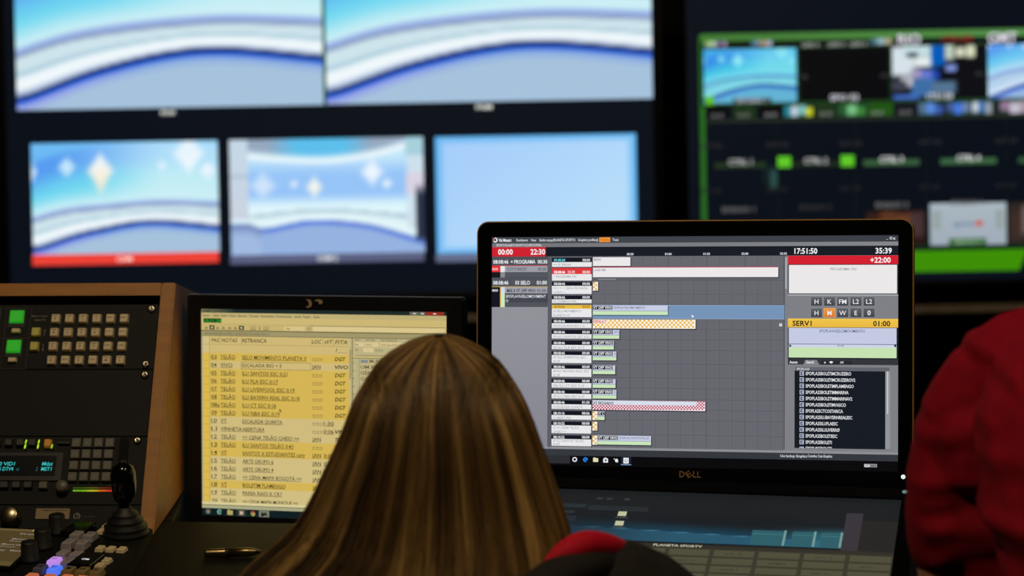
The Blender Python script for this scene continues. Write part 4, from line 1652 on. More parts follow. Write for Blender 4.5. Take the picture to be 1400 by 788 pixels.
cv.poly([(1135.5, 495.3), (1138.5, 497.4), (1141.5, 495.3), (1138.5, 493.9)], (234, 236, 238), 5)
cv.rect(1129, 495, 1131, 497, (220, 222, 224), 5)
cv.rect(1090, 502.4, 1217, 507.5, (98, 100, 108), 4)
cv.rect(1089, 507.5, 1211.5, 613.5, (22, 27, 36), 4)
cv.rect(1211.5, 507.5, 1218, 613.5, (146, 148, 154), 4)
cv.rect(1213.6, 508, 1215.4, 566, (196, 198, 202), 5)
cv.done('asset_block', ts_)
AS = [('SPOPLA25BOLETIMCRUZEIRO', 61.5), ('SPOPLA25BOLETIMCRUZEIROV2', 67), ('SPOPLA25BOLETIMFLAMENGO', 65), ('SPOPLA25BOLETIMMARINA', 58), ('SPOPLA25BOLETIMMARINAV2', 63),
      ('SPOPLA25BOLETIMVASCO', 54.5), ('SPOPLA25CTCOSTARICA', 50.5), ('SPOPLA25ILUBAYERNREALESC', 63), ('SPOPLA25ILUFLAESC', 43.5), ('SPOPLA25ILULIVERRØ', 46),
      ('SPOPLA25BOLETIESC', 43), ('SPOPLA25BOLETI', 35.5), ('SPOPLA25BOLETI', 35.5)]
for i, (s, w_) in enumerate(AS):
    y = 510.8 + i * 8.52
    hh_ = 3.1 if i < 12 else 2.0
    cv.rect(1096, y - hh_, 1101.6, min(y + 3.1, 613.3), (200, 206, 226), 5)
    cv.rect(1097, y - hh_ + .8, 1100.6, min(y + 2.3, 613.3), (44, 50, 76), 6)
    cv.rect(1098.6, y - 1.2, 1100.2, min(y + 1.2, 613.3), (180, 188, 214), 7)
    cv.done('asset_icon', ts_)
    cv.text(s, 1104, y + 2.3, 4.5, (222, 224, 228), 5, x1=1104 + w_, bold=True)
    if i == 12:
        lim = tmap(1150, 613.3)[1]
        cv.v = [(a, b, max(c, lim)) for a, b, c in cv.v]
    cv.done('asset_name', ts_)
# event cards and clips of the timeline
DKB, CARD = (18, 22, 34), (232, 232, 234)
cards = [(351.5, 357.5, 364, DKB, '07:45:24', '', '00:00', ('== IP BREAK',), (110, 226, 236)), (365.6, 374, 383, (222, 56, 60), '08:08:46', '22:30', '00:00', ('< PROGRAMA 592',), (255, 255, 255)),
         (385, 390.3, 401.5, DKB, '08:08:46', '', '00:00', ('01 = = = CENA FECHADA', 'LOGO= ='), None), (404, 409, 414.2, DKB, '08:08:46', '', '00:00', ('02 CHAMADA R40',), None),
         (416.8, 422, 433.5, (232, 190, 70), '08:08:46', '', '00:00', ('03 SELO MOVIMENTO', 'PLANETA V2'), (160, 120, 40)), (436.5, 442, 448.5, DKB, '08:08:46', '', '00:00', ('04 ESCALADA RIO + 5',), None),
         (451.2, 457, 463.2, DKB, '08:08:46', '', '00:00', ('05 ILU SANTOS ESC 0:21',), None), (466, 472, 478, DKB, '08:08:46', '', '00:00', ('06 ILU FLA ESC 0:17',), None),
         (481, 486, 497, DKB, '08:08:46', '', '00:00', ('07 ILU LIVERPOOL ESC', '0:19'), None), (500, 505, 516, DKB, '08:08:46', '', '00:00', ('08 ILU BAYERN REAL ESC', '0:18'), None),
         (519, 524.5, 531, DKB, '08:08:46', '', '00:00', ('08a ILU CT ESC 0:18',), None), (533.8, 539.5, 546, DKB, '08:08:46', '', '00:00', ('09 ILU NBA ESC 0:19',), None),
         (548.6, 554, 560.5, DKB, '08:08:46', '', '01:30', ('10 ESCALADA QUARTA',), None), (563.2, 569, 575, DKB, '08:10:16', '', '00:06', ('11 ABERTURA',), None),
         (578, 583, 594, DKB, '08:10:22', '', '00:00', ('12 == CENA TELÃO', 'CHEIO =='), None), (597, 602, 611.5, DKB, '08:10:22', '', '00:00', ('13 ILU SANTOS TELÃO', '0:43'), None)]
for y0, y1, y2, hc, t0_, t1_, d_, lines, tc in cards:
    cv.rect(755.6, y0 - .8, 812, y2 + .6, (74, 76, 84), 3)
    cv.rect(756.4, y0, 811.2, y1, hc, 4)
    cv.rect(756.4, y1, 811.2, y2, CARD, 4)
    cv.done('event_card', ts_)
    tcol = tc or (236, 238, 240)
    cv.text(t0_, 759, y1 - 1.1, 3.6, tcol, 5, x1=774.5, bold=True)
    if t1_:
        cv.text(t1_, 778, y1 - 1.3, 3.6, (250, 236, 236), 5, x1=788)
    cv.text(d_, 798.5, y1 - 1.1, 3.6, tcol if tc and tc[2] == 40 else (236, 238, 240), 5, x1=809, bold=True)
    pit = (y2 - y1) / len(lines)
    for li, s in enumerate(lines):
        cv.text(s, 758.6, y1 + pit * li + min(pit - 1.0, 5.0), 3.3, (158, 158, 166), 5, x1=758.6 + len(s) * 2.25)
    cv.done('event_text', ts_)
BL, GN = (200, 206, 230), (200, 228, 186)


def clip(x0, y0, x1, y1, kind, title='', extra='', tx=845):
    cv.rect(x0 + .8, y0 + .8, x1 + 1.4, y1 + 1.6, (58, 59, 66), 3)
    if kind == 'white':
        cv.rect(x0, y0, x1, y1, (236, 232, 234), 4)
    elif kind == 'vt':
        m_ = y0 + (y1 - y0) * .56
        cv.rect(x0, y0, x1, m_, BL, 4)
        cv.rect(x0, m_, x1, m_ + .6, (130, 136, 170), 5)
        cv.rect(x0, m_ + .6, x1, y1, GN, 4)
    elif kind in ('orange', 'red'):
        ca, cb_ = ((250, 244, 226), (234, 186, 96)) if kind == 'orange' else ((244, 232, 236), (178, 32, 84))
        cv.rect(x0, y0, x1, y1, ca, 4)
        p_ = 2.9 if kind == 'orange' else 2.05
        ny = max(1, int((y1 - y0) / p_ + .3))
        nx = int((x1 - x0) / p_)
        for i in range(nx):
            for j in range(ny):
                if (i + j) % 2 == 0:
                    cv.rect(x0 + i * p_, y0 + j * p_, x0 + i * p_ + p_, min(y1, y0 + j * p_ + p_), cb_, 5)
    cv.done('timeline_clip', ts_)
    if title:
        cv.rect(x0 + .4, y0 + .5, tx + .3, y0 + 5.6, (12, 14, 22) if kind == 'vt' else (214, 216, 226), 6)
        cv.text(title, x0 + .9, y0 + 4.8, 3.9, (238, 240, 244) if kind == 'vt' else (20, 20, 26), 7, x1=tx - .4, bold=True)
    if extra:
        cv.text(extra, tx + 2.2, y0 + 4.6, 3.2, (96, 100, 130), 7, x1=min(x1 - .8, tx + 2.2 + len(extra) * 2.05))
    if title or extra:
        cv.done('clip_text', ts_)


cv.rect(813, 417.2, 1075, 436.2, (118, 148, 184), 3)
cv.rect(813, 417.2, 1075, 417.8, (150, 176, 206), 4)
cv.rect(813, 435.6, 1075, 436.2, (150, 176, 206), 4)
cv.done('selected_row', ts_)
clip(813, 351, 864.5, 363, 'white', '', 'BREAK', 812)
cv.rect(813, 364.2, 1066.5, 365.4, (170, 60, 84), 5)
cv.rect(813, 379, 1066.5, 383.5, (94, 95, 102), 5)
cv.rect(820, 380.8, 845, 382, (140, 142, 148), 6)
cv.done('clip_edge', ts_)
clip(813, 365.4, 1066.5, 378.6, 'white', '', 'LOGO R40', 812)
clip(813, 385, 820, 397, 'orange')
clip(813, 417.5, 916, 430.5, 'vt', 'VT OFF VIVO', 'SPOPLAVHSELOMOVIMENTO', 840)
clip(813, 437, 954, 449.4, 'orange')
cv.rect(813.2, 437.2, 833, 442, (252, 236, 226), 6)
cv.text('DEFAULT', 813.8, 441.5, 3.9, (204, 40, 50), 7, x1=832, bold=True)
cv.done('clip_text', ts_)
for y0, x1, ex in ((451.2, 849.5, ' SPO'), (466, 842, ''), (481, 845.5, 'S'), (500, 844, ''), (519, 844.5, ''), (533.8, 845.8, 'S')):
    clip(813, y0, x1, y0 + 12.2, 'vt', 'VT OFF VIVO', ex, 840.5)
clip(813, 549, 967.5, 562, 'red')
cv.rect(813.2, 549.2, 956, 554.6, (214, 222, 236), 6)
cv.text('VT FECHADO', 814, 553.8, 3.8, (24, 20, 30), 7, x1=842, bold=True)
cv.done('clip_text', ts_)
clip(813, 563.4, 819.6, 575.4, 'orange')
clip(820, 563.4, 829.5, 575.4, 'vt', 'VT C', '', 829)
clip(813, 578, 819.6, 590, 'orange')
clip(813, 597, 819.6, 609.5, 'orange')
clip(820, 597, 893.5, 609.5, 'vt', 'VT OFF VIVO', 'SPOPLAILUSANTOSTELAO', 848)
cv.rect(1068, 442.5, 1072, 446.5, (206, 206, 212), 5)
cv.done('resize_handle', ts_)
cv.poly([(949, 430), (949, 434.6), (950.2, 433.7), (952.4, 433.6)], (244, 246, 248), 8)
cv.done('mouse_pointer', ts_)
# writing in the bars and blocks
WHT = (232, 234, 238)
cv.disc(677.5, 326.6, 3.3, 3.3, (236, 234, 234), 4)
cv.disc(677.3, 326.4, 1.7, 1.7, (50, 20, 26), 5)
cv.ring(677.5, 326.6, 2.2, 3.2, (206, 90, 90), 5, a0=100, a1=220)
cv.done('software_emblem', ts_)
for s, x0, x1, y, h, c, b in (('Viz Mozart', 682.4, 700, 328.9, 4.3, (246, 246, 248), True), ('Rundowns', 707, 723, 328.6, 3.7, WHT, False), ('View', 727, 734.5, 328.6, 3.7, WHT, False),
                              ('Studio setups(PLANETA SPORTV)', 738.5, 788.5, 328.6, 3.7, WHT, False), ('Graphics profiles()', 792.5, 820, 328.6, 3.7, WHT, False),
                              ('Tools', 840, 848, 328.6, 3.7, WHT, False), ('SPORTV.PLANETA-SPORTV.QUARTA.FINAL', 679, 742, 335.4, 3.4, (226, 228, 232), False),
                              ('_', 1212.5, 1215, 327.6, 3, WHT, True), ('x', 1221.5, 1225, 328.2, 4, WHT, True), ('00:00', 681.5, 702, 346.7, 7.6, (250, 246, 248), True),
                              ('22:30', 726.5, 747, 346.7, 7.6, (250, 246, 248), True), ('17:51:50', 1088.5, 1119.5, 347, 7.6, (246, 248, 250), True), ('35:39', 1198, 1220, 347, 7.6, (246, 248, 250), True),
                              ('+22:00', 1191, 1218.5, 359.6, 7.4, (250, 246, 248), True), ('08:08:46', 674.8, 696, 359.3, 5.2, WHT, True), ('= PROGRAMA', 699.2, 733.5, 359.3, 5.2, WHT, True),
                              ('00:30', 736.5, 750, 359.3, 5.2, WHT, True), ('00:00', 673.4, 681.5, 368.4, 3.4, (246, 210, 210), True), ('CUT 0 INICIO', 694, 721.5, 369, 4.4, (58, 60, 72), False),
                              ('00:30', 737, 748.5, 369, 4.2, (58, 60, 72), False), ('08:08:46', 674.8, 696, 388.2, 5.2, WHT, True), ('03 SELO', 705.5, 726, 388.2, 5.2, WHT, True),
                              ('01:00', 735.3, 749.5, 388.2, 5.2, WHT, True), ('00:00', 673.4, 681.5, 398, 3.4, WHT, True), ('MIX 0 VT OFF VIVO', 694, 733.5, 398.8, 4.4, (40, 42, 54), True),
                              ('01:00', 736, 748.5, 398.8, 4.2, (40, 42, 54), False), ('SPOPLAVHSELOMOVIMENT', 692.5, 748, 406.6, 4.2, (226, 228, 232), False), ('O', 692.5, 696, 412.6, 4.0, (226, 228, 232), False),
                              ('PROGRAMA 592', 1137, 1172.5, 370, 3.8, (150, 150, 158), False), ('SERV1', 1086, 1112, 445.6, 7.0, (24, 22, 18), True), ('01:00', 1195, 1218, 446.2, 7.2, (24, 22, 18), True),
                              ('SPOPLAVHSELOMOVIMENTO', 1122.5, 1184, 454.8, 4.0, (92, 96, 130), False), ('01:00', 1147, 1155.5, 474.4, 2.8, (84, 90, 124), False), ('Assets', 1082, 1093, 497, 3.5, WHT, True),
                              ('Search', 1105, 1115, 497, 3.5, WHT, True), ('All', 1150.5, 1155, 497.2, 3.2, WHT, False), ('SPOPLA25', 1092, 1109, 506.4, 3.4, (226, 228, 232), False),
                              ('Use backup Graphics', 1070, 1106, 625.2, 3.7, WHT, False), ('Coms4os Cust-Graphics', 1107, 1140, 625.2, 3.7, WHT, False)):
    cv.text(s, x0, y, h, c, 6, x1=x1, bold=b)
    cv.done('screen_lettering', ts_)
cv.rect(821.5, 323.6, 836.5, 330, (240, 150, 50), 4)
cv.text('Timeline', 822.6, 328.4, 3.4, (170, 90, 20), 6, x1=835.4)
cv.done('menu_highlight', ts_)
for i, s in enumerate(('00:30', '01:00', '01:30', '02:00', '02:30')):
    x = 864.2 + 52.35 * i
    cv.text(s, x - 4.6, 348.3, 3.2, (220, 222, 226), 6, x1=x + 4.6, bold=True)
    cv.done('ruler_time', ts_)
cv.ring(1218.8, 326.2, 1.2, 1.9, WHT, 5)
cv.done('window_button', ts_)
# taskbar
cv.ring(788.7, 630, 1.8, 3.4, (222, 222, 226), 5)
cv.done('taskbar_icon', ts_)
cv.ring(803.5, 630.2, 1.6, 3.3, (40, 128, 220), 5, a0=-10, a1=300)
cv.rect(801.5, 629.7, 806.8, 631, (40, 128, 220), 5)
cv.done('taskbar_icon', ts_)
cv.rect(814, 628, 821, 633.3, (226, 220, 176), 5)
cv.rect(814.4, 627.2, 817.4, 628, (226, 220, 176), 5)
cv.done('taskbar_icon', ts_)
cv.poly([(828, 634), (828, 629), (831, 627), (834.6, 629), (834.6, 634)], (232, 234, 240), 5)
cv.rect(830.3, 629.4, 832.6, 632.2, (50, 54, 100), 6)
cv.done('taskbar_icon', ts_)
cv.poly([(844, 629.5), (847, 628.6), (848.6, 631), (848, 634), (844.6, 633)], (232, 234, 240), 5)
cv.disc(843, 629, 1.0, 1.0, (150, 150, 156), 5)
cv.done('taskbar_icon', ts_)
cv.rect(852.6, 626, 866.4, 636.4, (26, 36, 58), 4)
cv.rect(855.8, 627.4, 863, 635.2, (238, 240, 242), 5)
cv.ring(859.4, 631.4, 1.5, 2.1, (70, 60, 60), 6)
cv.rect(852.6, 636.4, 866.4, 637.4, (130, 170, 210), 5)
cv.done('taskbar_icon', ts_)
cv.rect(1183, 634, 1200.5, 638.6, (150, 152, 154), 5)
cv.text('CLA', 1183.6, 638, 3.4, (240, 240, 240), 6, x1=1191, bold=True)
cv.text('SSIC', 1191.4, 638, 3.0, (60, 62, 64), 6, x1=1200, bold=True)
cv.done('taskbar_plate', ts_)
# emblem and power light on the lower frame
cv2 = Canvas(lambda x, y: (x, -y), 1.0)
for s, x0, x1 in (('D', -.0128, -.0062), ('L', .0042, .0086), ('L', .0094, .0140)):
    cv2.text(s, x0, .1548, .0080, (150, 112, 76), 1, x1=x1, bold=True)
vs, fs, a0, a1 = text_geo('E', True, 0.0)
b0 = len(cv2.v)
ca_, sa_ = math.cos(R(36)), math.sin(R(36))
for vx, vy in vs:                                                   # the slanted letter of the emblem
    xx, yy = ((vx - a0) / (a1 - a0) - .5) * .0066, (vy - .36) / .73 * .0078
    cv2.v.append((-.0012 + xx * ca_ - yy * sa_, -.0002, -.1508 + xx * sa_ + yy * ca_))
for f in fs:
    cv2.f.append(tuple(i + b0 for i in f))
    cv2.c.append([lin((150, 112, 76))] * len(f))
cv2.done('maker_emblem', tm, M_PRINT, -.0032)
bm = bmesh.new()
lathe(bm, [(.0026, 0), (.0026, .0006), (0, .0008)], 20, m3=RX)
pl = build('power_light', bm, mat('white_power_light', (225, 250, 250), .4, emit=1.2), tm, loc=(.2607, -.003, -.1490))
cv2.ring(0, 0, .0010, .0015, (90, 120, 120), 1, a0=120, a1=420)
cv2.done('power_symbol', pl, M_PRINT, -.0009)


def stand(t, o, rm, foot, zf, neck_w):
    inv = (Matrix.Translation(o) @ rm.to_4x4()).inverted()
    bm = bmesh.new()
    sweep(bm, [o + rm @ V((0, .05, -.02)), o + rm @ V((0, .085, -.05)), (foot.x, foot.y, zf + .10), (foot.x, foot.y, zf + .008)], [(neck_w, .012)] * 4, (1, 0, 0), 12, 5, False)
    bmesh.ops.transform(bm, matrix=inv, verts=bm.verts)
    build('stand_neck', bm, M_BEZEL, t, True)
    bm = bmesh.new()
    lathe(bm, [(0, zf + .0005), (.115, zf + .0005), (.117, zf + .006), (.10, zf + .012), (0, zf + .014)], 32, (foot.x, foot.y, 0))
    bmesh.ops.transform(bm, matrix=inv, verts=bm.verts)
    build('stand_base', bm, M_BEZEL, t, True)


stand(tm, TO, TR_, V((.26, 3.16, 0)), .80, .035)

# ---- the touch monitor lying low in front of it
LC = V((0.4437, 2.6668, 1.0054))
LR = rot(-18, -72, -4)
LO = CAMP + (LC + LR @ V((-tw, 0, -th)) - CAMP) * .98                 # a little smaller panel than the upright one
lm = thing('touch_monitor', 'glossy black touch monitor lying almost flat, showing a blue desktop and a dim table', 'monitor', LO, LR @ Matrix.Scale(.98, 3))
monitor_body(lm, (-.2718, -.1625, .2718, .1625), (-tw, -th, tw, th), .006, .014, M_GLOSS)
cv = Canvas(lambda x, y: (x / 1000 + tw, y / 1000 * -1 + th), .001)  # millimetres from the top right corner, y down
cv.rect(-509, 0, 0, 286.3, (26, 29, 31), 0)
ls = cv.done('screen', lm)


def desk_pic(s, t):
    # blue beams widening to the right over near black
    a = sstep(.0, .5, s)
    cy = .50 + .30 * s
    up = mixc((24, 28, 32), (24, 58, 76), sstep(cy - .42, cy - .02, t) * (.25 + .75 * a))
    low = mixc((26, 44, 55), (40, 84, 106), a)
    c = mixc(up, low, sstep(cy - .02, cy + .01, t))
    c = mixc(c, (70, 128, 156), (1 - sstep(.0, .012, abs(t - cy))) * (.3 + .7 * a))
    c = mixc(c, (50, 116, 130), sstep(.72, 1, s) * sstep(.2, .6, t) * .75)
    return c


cv.picture(-420, 44, -60, 99, desk_pic, 60, 34, 1)
cv.done('desktop_picture', ls)
for x0, x1 in ((-163, -124), (-117, -90), (-84, -60)):
    cv.rect(x0, 70, x1, 98.2, (46, 94, 104), 2)
    cv.rect(x1 - 2.6, 69, x1, 98.2, (116, 154, 150), 3)
    cv.rect(x0, 77, x1, 77.6, (84, 136, 136), 3)
    cv.done('light_pane', ls)
cv.rect(-60, 30, -41, 104, (56, 52, 58), 1)
cv.rect(-41, 44, 0, 104, (38, 36, 36), 1)
cv.done('dark_band', ls)
cv.rect(-509, 30, -364, 38, (38, 46, 50), 2)
cv.rect(-509, 44, -376, 50, (38, 46, 50), 2)
cv.rect(-509, 54, -372, 66, (34, 44, 50), 2)
cv.rect(-362, 32, -290, 42, (36, 42, 46), 2)
cv.done('dim_window', ls)
for x in (-355, -343, -322):
    cv.rect(x, 16, x + 7, 20, (52, 56, 58), 2)
    cv.done('desktop_icon', ls)
for y in (43, 62):
    cv.rect(-324, y, -314, y + 9, (190, 190, 156), 3)
    cv.text('Atalho', -326, y + 13, 2.4, (104, 108, 100), 3, x1=-311)
    cv.done('desktop_icon', ls)
cv.rect(-509, 103, 0, 109.5, (48, 46, 38), 2)
cv.rect(-509, 109.5, 0, 286.3, (56, 55, 43), 2, (64, 58, 43))
cv.done('table_window', ls)
cv.text('PLANETA SPORTV', -272, 108.2, 4.2, (196, 194, 170), 4, x1=-216, bold=True)
cv.done('window_title', ls)
for r_ in range(12):
    y = 112 + r_ * 15
    for c_ in range(10):
        x0 = -509 + c_ * 51
        cv.rect(x0 + 2, y, x0 + 48, y + 11.5, (80, 80, 60), 3, (80, 75, 58))
        cv.done('table_cell', ls)
        if (r_ + c_) % 2 == 0:
            cv.text(('CAM', 'VT', 'ARTE', 'GC', 'ILU')[(r_ * 3 + c_) % 5] + ' %d' % (r_ + c_ + 1), x0 + 14, y + 7.6, 3, (40, 40, 32), 4, x1=x0 + 34)
            cv.done('table_text', ls)
bm = bmesh.new()
lathe(bm, [(.0030, 0), (.0030, .0005), (0, .0007)], 20, m3=RX)
build('power_light', bm, mat('grey_power_light', (120, 150, 156), .4, emit=.5), lm, loc=(tw + .0025, -.003, th + .0120))
cz = LO + LR @ V((0, .05, -.02))
inv = (Matrix.Translation(LO) @ LR.to_4x4() @ Matrix.Scale(.98, 4)).inverted()
for dx in (-.16, .16):
    p0 = LO + LR @ V((dx, .033, .06))
    bm = bmesh.new()
    box(bm, (p0.x, p0.y, (p0.z + DTOP) / 2), (.03, .03, p0.z - DTOP - .001), .003)
    bmesh.ops.transform(bm, matrix=inv, verts=bm.verts)
    build('stand_leg', bm, M_BEZEL, lm)


# ================================================================== PEOPLE
PX = 2.4 * 36 / (1400 * 85)                                        # metres per picture unit at the woman's head
HX, HY = -.0715, 2.325                                              # axis of her head


def pz(y):
    return 1.2884 - (y - 452) * .000699


def hand(bm, wrist, d, up, thumb_side, s=1.0, curl=.5):
    """Palm, four bent fingers of different length and a thumb leaving the side of the palm."""
    d = V(d).normalized()
    up = V(up).normalized()
    side = d.cross(up).normalized()
    w = V(wrist)
    sweep(bm, [w - d * .03, w + d * .02, w + d * .06, w + d * .088], [(.024 * s, .018 * s), (.030 * s, .015 * s), (.038 * s, .014 * s), (.037 * s, .011 * s)], side, 14, 3)
    for k, (o, ln) in enumerate(((-.030, .066), (-.010, .076), (.010, .071), (.029, .054))):
        p = w + d * .080 + side * o * s
        q = p + d * ln * .45 - up * ln * .10 * curl
        r = q + d * ln * .32 - up * ln * .25 * curl
        e = r + d * ln * .18 - up * ln * .22 * curl
        sweep(bm, [p - d * .02, p, q, r, e], [.0095 * s, .0095 * s, .0088 * s, .0080 * s, .0070 * s], side, 10, 2)
    t = side * thumb_side
    p = w + d * .020 + t * .022 * s
    sweep(bm, [p - t * .015, p + t * .014 + d * .018 - up * .004, p + t * .026 + d * .042 - up * .010, p + t * .028 + d * .060 - up * .014],
          [.014 * s, .012 * s, .0105 * s, .0085 * s], up, 10, 2)


def head(bm, c, f, u, s=1.0):
    """Skull, jaw, nose, ears, brow, eyes and lips; c centre, f facing, u up."""
    f = V(f).normalized()
    u = (V(u) - f * V(u).dot(f)).normalized()
    r = f.cross(u).normalized()
    c = V(c)
    P = lambda a, b, d: c + (r * a + f * b + u * d) * s
    sweep(bm, [P(0, .035, -.096), P(0, .030, -.078), P(0, .018, -.04), P(0, .0, .01), P(0, -.004, .042), P(0, -.006, .070)],
          [(.026 * s, .026 * s), (.045 * s, .048 * s), (.062 * s, .075 * s), (.073 * s, .092 * s), (.070 * s, .088 * s), (.044 * s, .056 * s)], r, 24, 4)
    sweep(bm, [P(0, .090, .018), P(0, .103, -.012), P(0, .110, -.030), P(0, .094, -.036)], [.008 * s, .009 * s, .013 * s, .009 * s], r, 12, 3)
    for k in (-1, 1):
        sweep(bm, [P(.074 * k, -.008, .018), P(.080 * k, -.014, .004), P(.076 * k, -.006, -.026)], [(.008 * s, .017 * s), (.007 * s, .019 * s), (.006 * s, .010 * s)], f, 12, 3)
        sweep(bm, [P(.012 * k, .088, .024), P(.032 * k, .086, .028), P(.052 * k, .070, .022)], [.007 * s, .008 * s, .006 * s], u, 10, 3)
        sweep(bm, [P(.028 * k, .076, .005), P(.034 * k, .076, .005)], [.012 * s, .012 * s], u, 12, 2)
    for dz, ww in ((-.058, .018), (-.067, .015)):
        sweep(bm, [P(-ww, .080, dz), P(0, .088, dz), P(ww, .080, dz)], [.004 * s, .006 * s, .004 * s], u, 10, 3)


def grow(radii, g):
    return [tuple(r_ + g for r_ in (r if isinstance(r, tuple) else (r, r))) for r in radii]


# ------------------------------------------------ the woman with long blonde hair, seen from behind
wp = thing('person', 'seated person with long blonde hair seen from behind, dark jacket with red hood lining', 'person', (HX, 1.98, FLOOR))
winv = Matrix.Translation(-wp.location)


def W_(bm):
    bmesh.ops.transform(bm, matrix=winv, verts=bm.verts)
    return bm


hc = V((HX, HY + .005, 1.156))
torso_p = [(HX + .02, 1.98, .615), (HX + .015, 2.02, .72), (HX + .005, 2.09, .84), (HX, 2.175, .955), (HX, 2.235, 1.02), (HX, 2.268, 1.055)]
torso_r = [(.165, .115), (.145, .105), (.145, .105), (.165, .105), (.150, .080), (.070, .058)]
ARM_W = []
for k, el, wr, tipd in ((-1, (HX - .26, 2.22, .86), (HX - .185, 2.37, .930), (.25, .95, -.12)), (1, (HX + .285, 2.20, .86), (HX + .17, 2.345, .945), (-.25, .9, -.05))):
    lift = .019 if k > 0 else 0                                     # her right shoulder is raised
    ARM_W.append(([(HX + .115 * k, 2.238, 1.025 + lift * .7), (HX + .178 * k + lift * .5, 2.25, 1.008 + lift), (HX + .235 * k + lift * .4, 2.236, .94 + lift * .5), el, ((el[0] + wr[0]) / 2, (el[1] + wr[1]) / 2, (el[2] + wr[2]) / 2 + .0), wr],
                  [.050, .050, .044, .038, .034, .024], wr, tipd, k))
LEG_W = []
for k in (-1, 1):
    LEG_W.append(([(HX + .02 + .085 * k, 2.0, .60), (HX + .09 * k, 2.20, .585), (HX + .10 * k, 2.40, .565), (HX + .10 * k, 2.415, .48), (HX + .10 * k, 2.36, .30), (HX + .10 * k, 2.33, .165)],
                  [.090, .078, .060, .055, .048, .036]))
bm = bmesh.new()
sweep(bm, torso_p, torso_r, (1, 0, 0), 24, 4)
sweep(bm, [(HX, 2.245, 1.04), (HX, 2.285, 1.075), (HX, 2.312, 1.125)], [.055, .050, .050], (1, 0, 0), 18, 3)
head(bm, hc, (0, .96, -.12), (0, .12, .99), .95)
for P_, R_, wr, tipd, k in ARM_W:
    sweep(bm, P_, R_, (0, 1, 0), 16, 4)
    hand(bm, wr, tipd, (0, 0, 1), -k, .92)
for P_, R_ in LEG_W:
    sweep(bm, P_, R_, (1, 0, 0), 18, 4)
    a = V(P_[-1])
    sweep(bm, [a + V((0, -.03, -.035)), a + V((0, .04, -.045)), a + V((0, .14, -.055))], [(.032, .028), (.038, .028), (.036, .020)], (1, 0, 0), 14, 3)
body = fuse('body', W_(bm), M_SKIN, wp, .0055, 3)
# jacket
bm = bmesh.new()
sweep(bm, torso_p[0:1] + torso_p[1:], grow(torso_r, .014)[:-1] + [(.095, .078)], (1, 0, 0), 24, 4)
for P_, R_, wr, tipd, k in ARM_W:
    sweep(bm, P_, grow(R_, .012), (0, 1, 0), 16, 4)
    lift = .019 if k > 0 else 0
    sweep(bm, [(HX + .03 * k, 2.262, 1.062), (HX + .10 * k, 2.250, 1.048 + lift * .3), (HX + .17 * k + lift * .6, 2.255, 1.010 + lift)], [(.052, .048), (.056, .050), (.058, .055)], (0, 1, 0), 16, 4)


def jfold(co, n):
    p = co + V(wp.location)
    w = noise.noise(V((p.x * 9, p.y * 9, p.z * 26 + p.x * 8))) * .007 + noise.noise(p * 22) * .004
    return co + n * w


jacket = fuse('jacket', W_(bm), M_JACKET, wp, .006, 3, jfold)
# hood lying on the shoulders with its red lining turned up
hoodp = [(-.205, 2.205, 1.030), (-.16, 2.145, 1.040), (-.07, 2.115, 1.044), (.00, 2.14, 1.074), (.038, 2.19, 1.0885), (.078, 2.235, 1.087), (.118, 2.272, 1.071)]
hoodr = [(.012, .010), (.030, .022), (.036, .028), (.030, .024), (.024, .021), (.020, .018), (.008, .007)]
bm = bmesh.new()
sweep(bm, [V(p) + V((0, -.013, -.004)) for p in hoodp], hoodr, (0, 1, 0), 16, 6)
bmesh.ops.transform(bm, matrix=winv, verts=bm.verts)
hood = build('hood', bm, M_JACKET, wp, True)
bm = bmesh.new()
sweep(bm, [(.030, 2.188, 1.0990), (.046, 2.200, 1.1025), (.066, 2.218, 1.1035), (.090, 2.242, 1.0950), (.114, 2.270, 1.0810)], [(.006, .005), (.013, .0125), (.016, .015), (.014, .012), (.006, .005)], (0, 1, 0), 16, 6)
bmesh.ops.transform(bm, matrix=winv, verts=bm.verts)
build('hood_lining', bm, M_RED_LINING, hood, True)['label'] = 'red hood lining'
bm = bmesh.new()
sweep(bm, torso_p[:3], grow(torso_r[:3], .010), (1, 0, 0), 20, 4)
for P_, R_ in LEG_W:
    sweep(bm, P_, grow(R_, .010), (1, 0, 0), 18, 4)
fuse('trousers', W_(bm), M_DENIM, wp, .007, 3)
for P_, R_ in LEG_W:
    a = V(P_[-1])
    bm = bmesh.new()
    sweep(bm, [a + V((0, -.035, -.0425)), a + V((0, .04, -.0455)), a + V((0, .15, -.0545))], [(.040, .040), (.046, .0375), (.044, .0285)], (1, 0, 0), 16, 4)
    build('shoe', W_(bm), M_SHOE, wp, True)

# ---- the hair: a shell and several thousand strands
LV = [452, 456, 463, 473, 487, 503, 521, 545, 572, 600, 630, 662, 695, 722, 745, 768, 790, 830, 880]
LL = [8, 26, 43, 60, 80, 93, 104, 117, 127, 138, 153, 168, 185, 205, 236, 262, 280, 285, 270]
LR_ = [6, 20, 36, 53, 72, 86, 97, 110, 121, 130, 140, 150, 160, 168, 171, 172, 171, 165, 140]
LB = [.006, .022, .040, .056, .074, .086, .094, .102, .108, .110, .110, .109, .110, .114, .118, .124, .130, .134, .128]
LF = [.006, .022, .040, .054, .068, .078, .082, .080, .070, .058, .050, .046, .044, .044, .044, .044, .044, .040, .03]
LYO = [0, 0, 0, 0, 0, 0, 0, -.002, -.004, -.008, -.013, -.02, -.028, -.034, -.04, -.046, -.052, -.06, -.07]


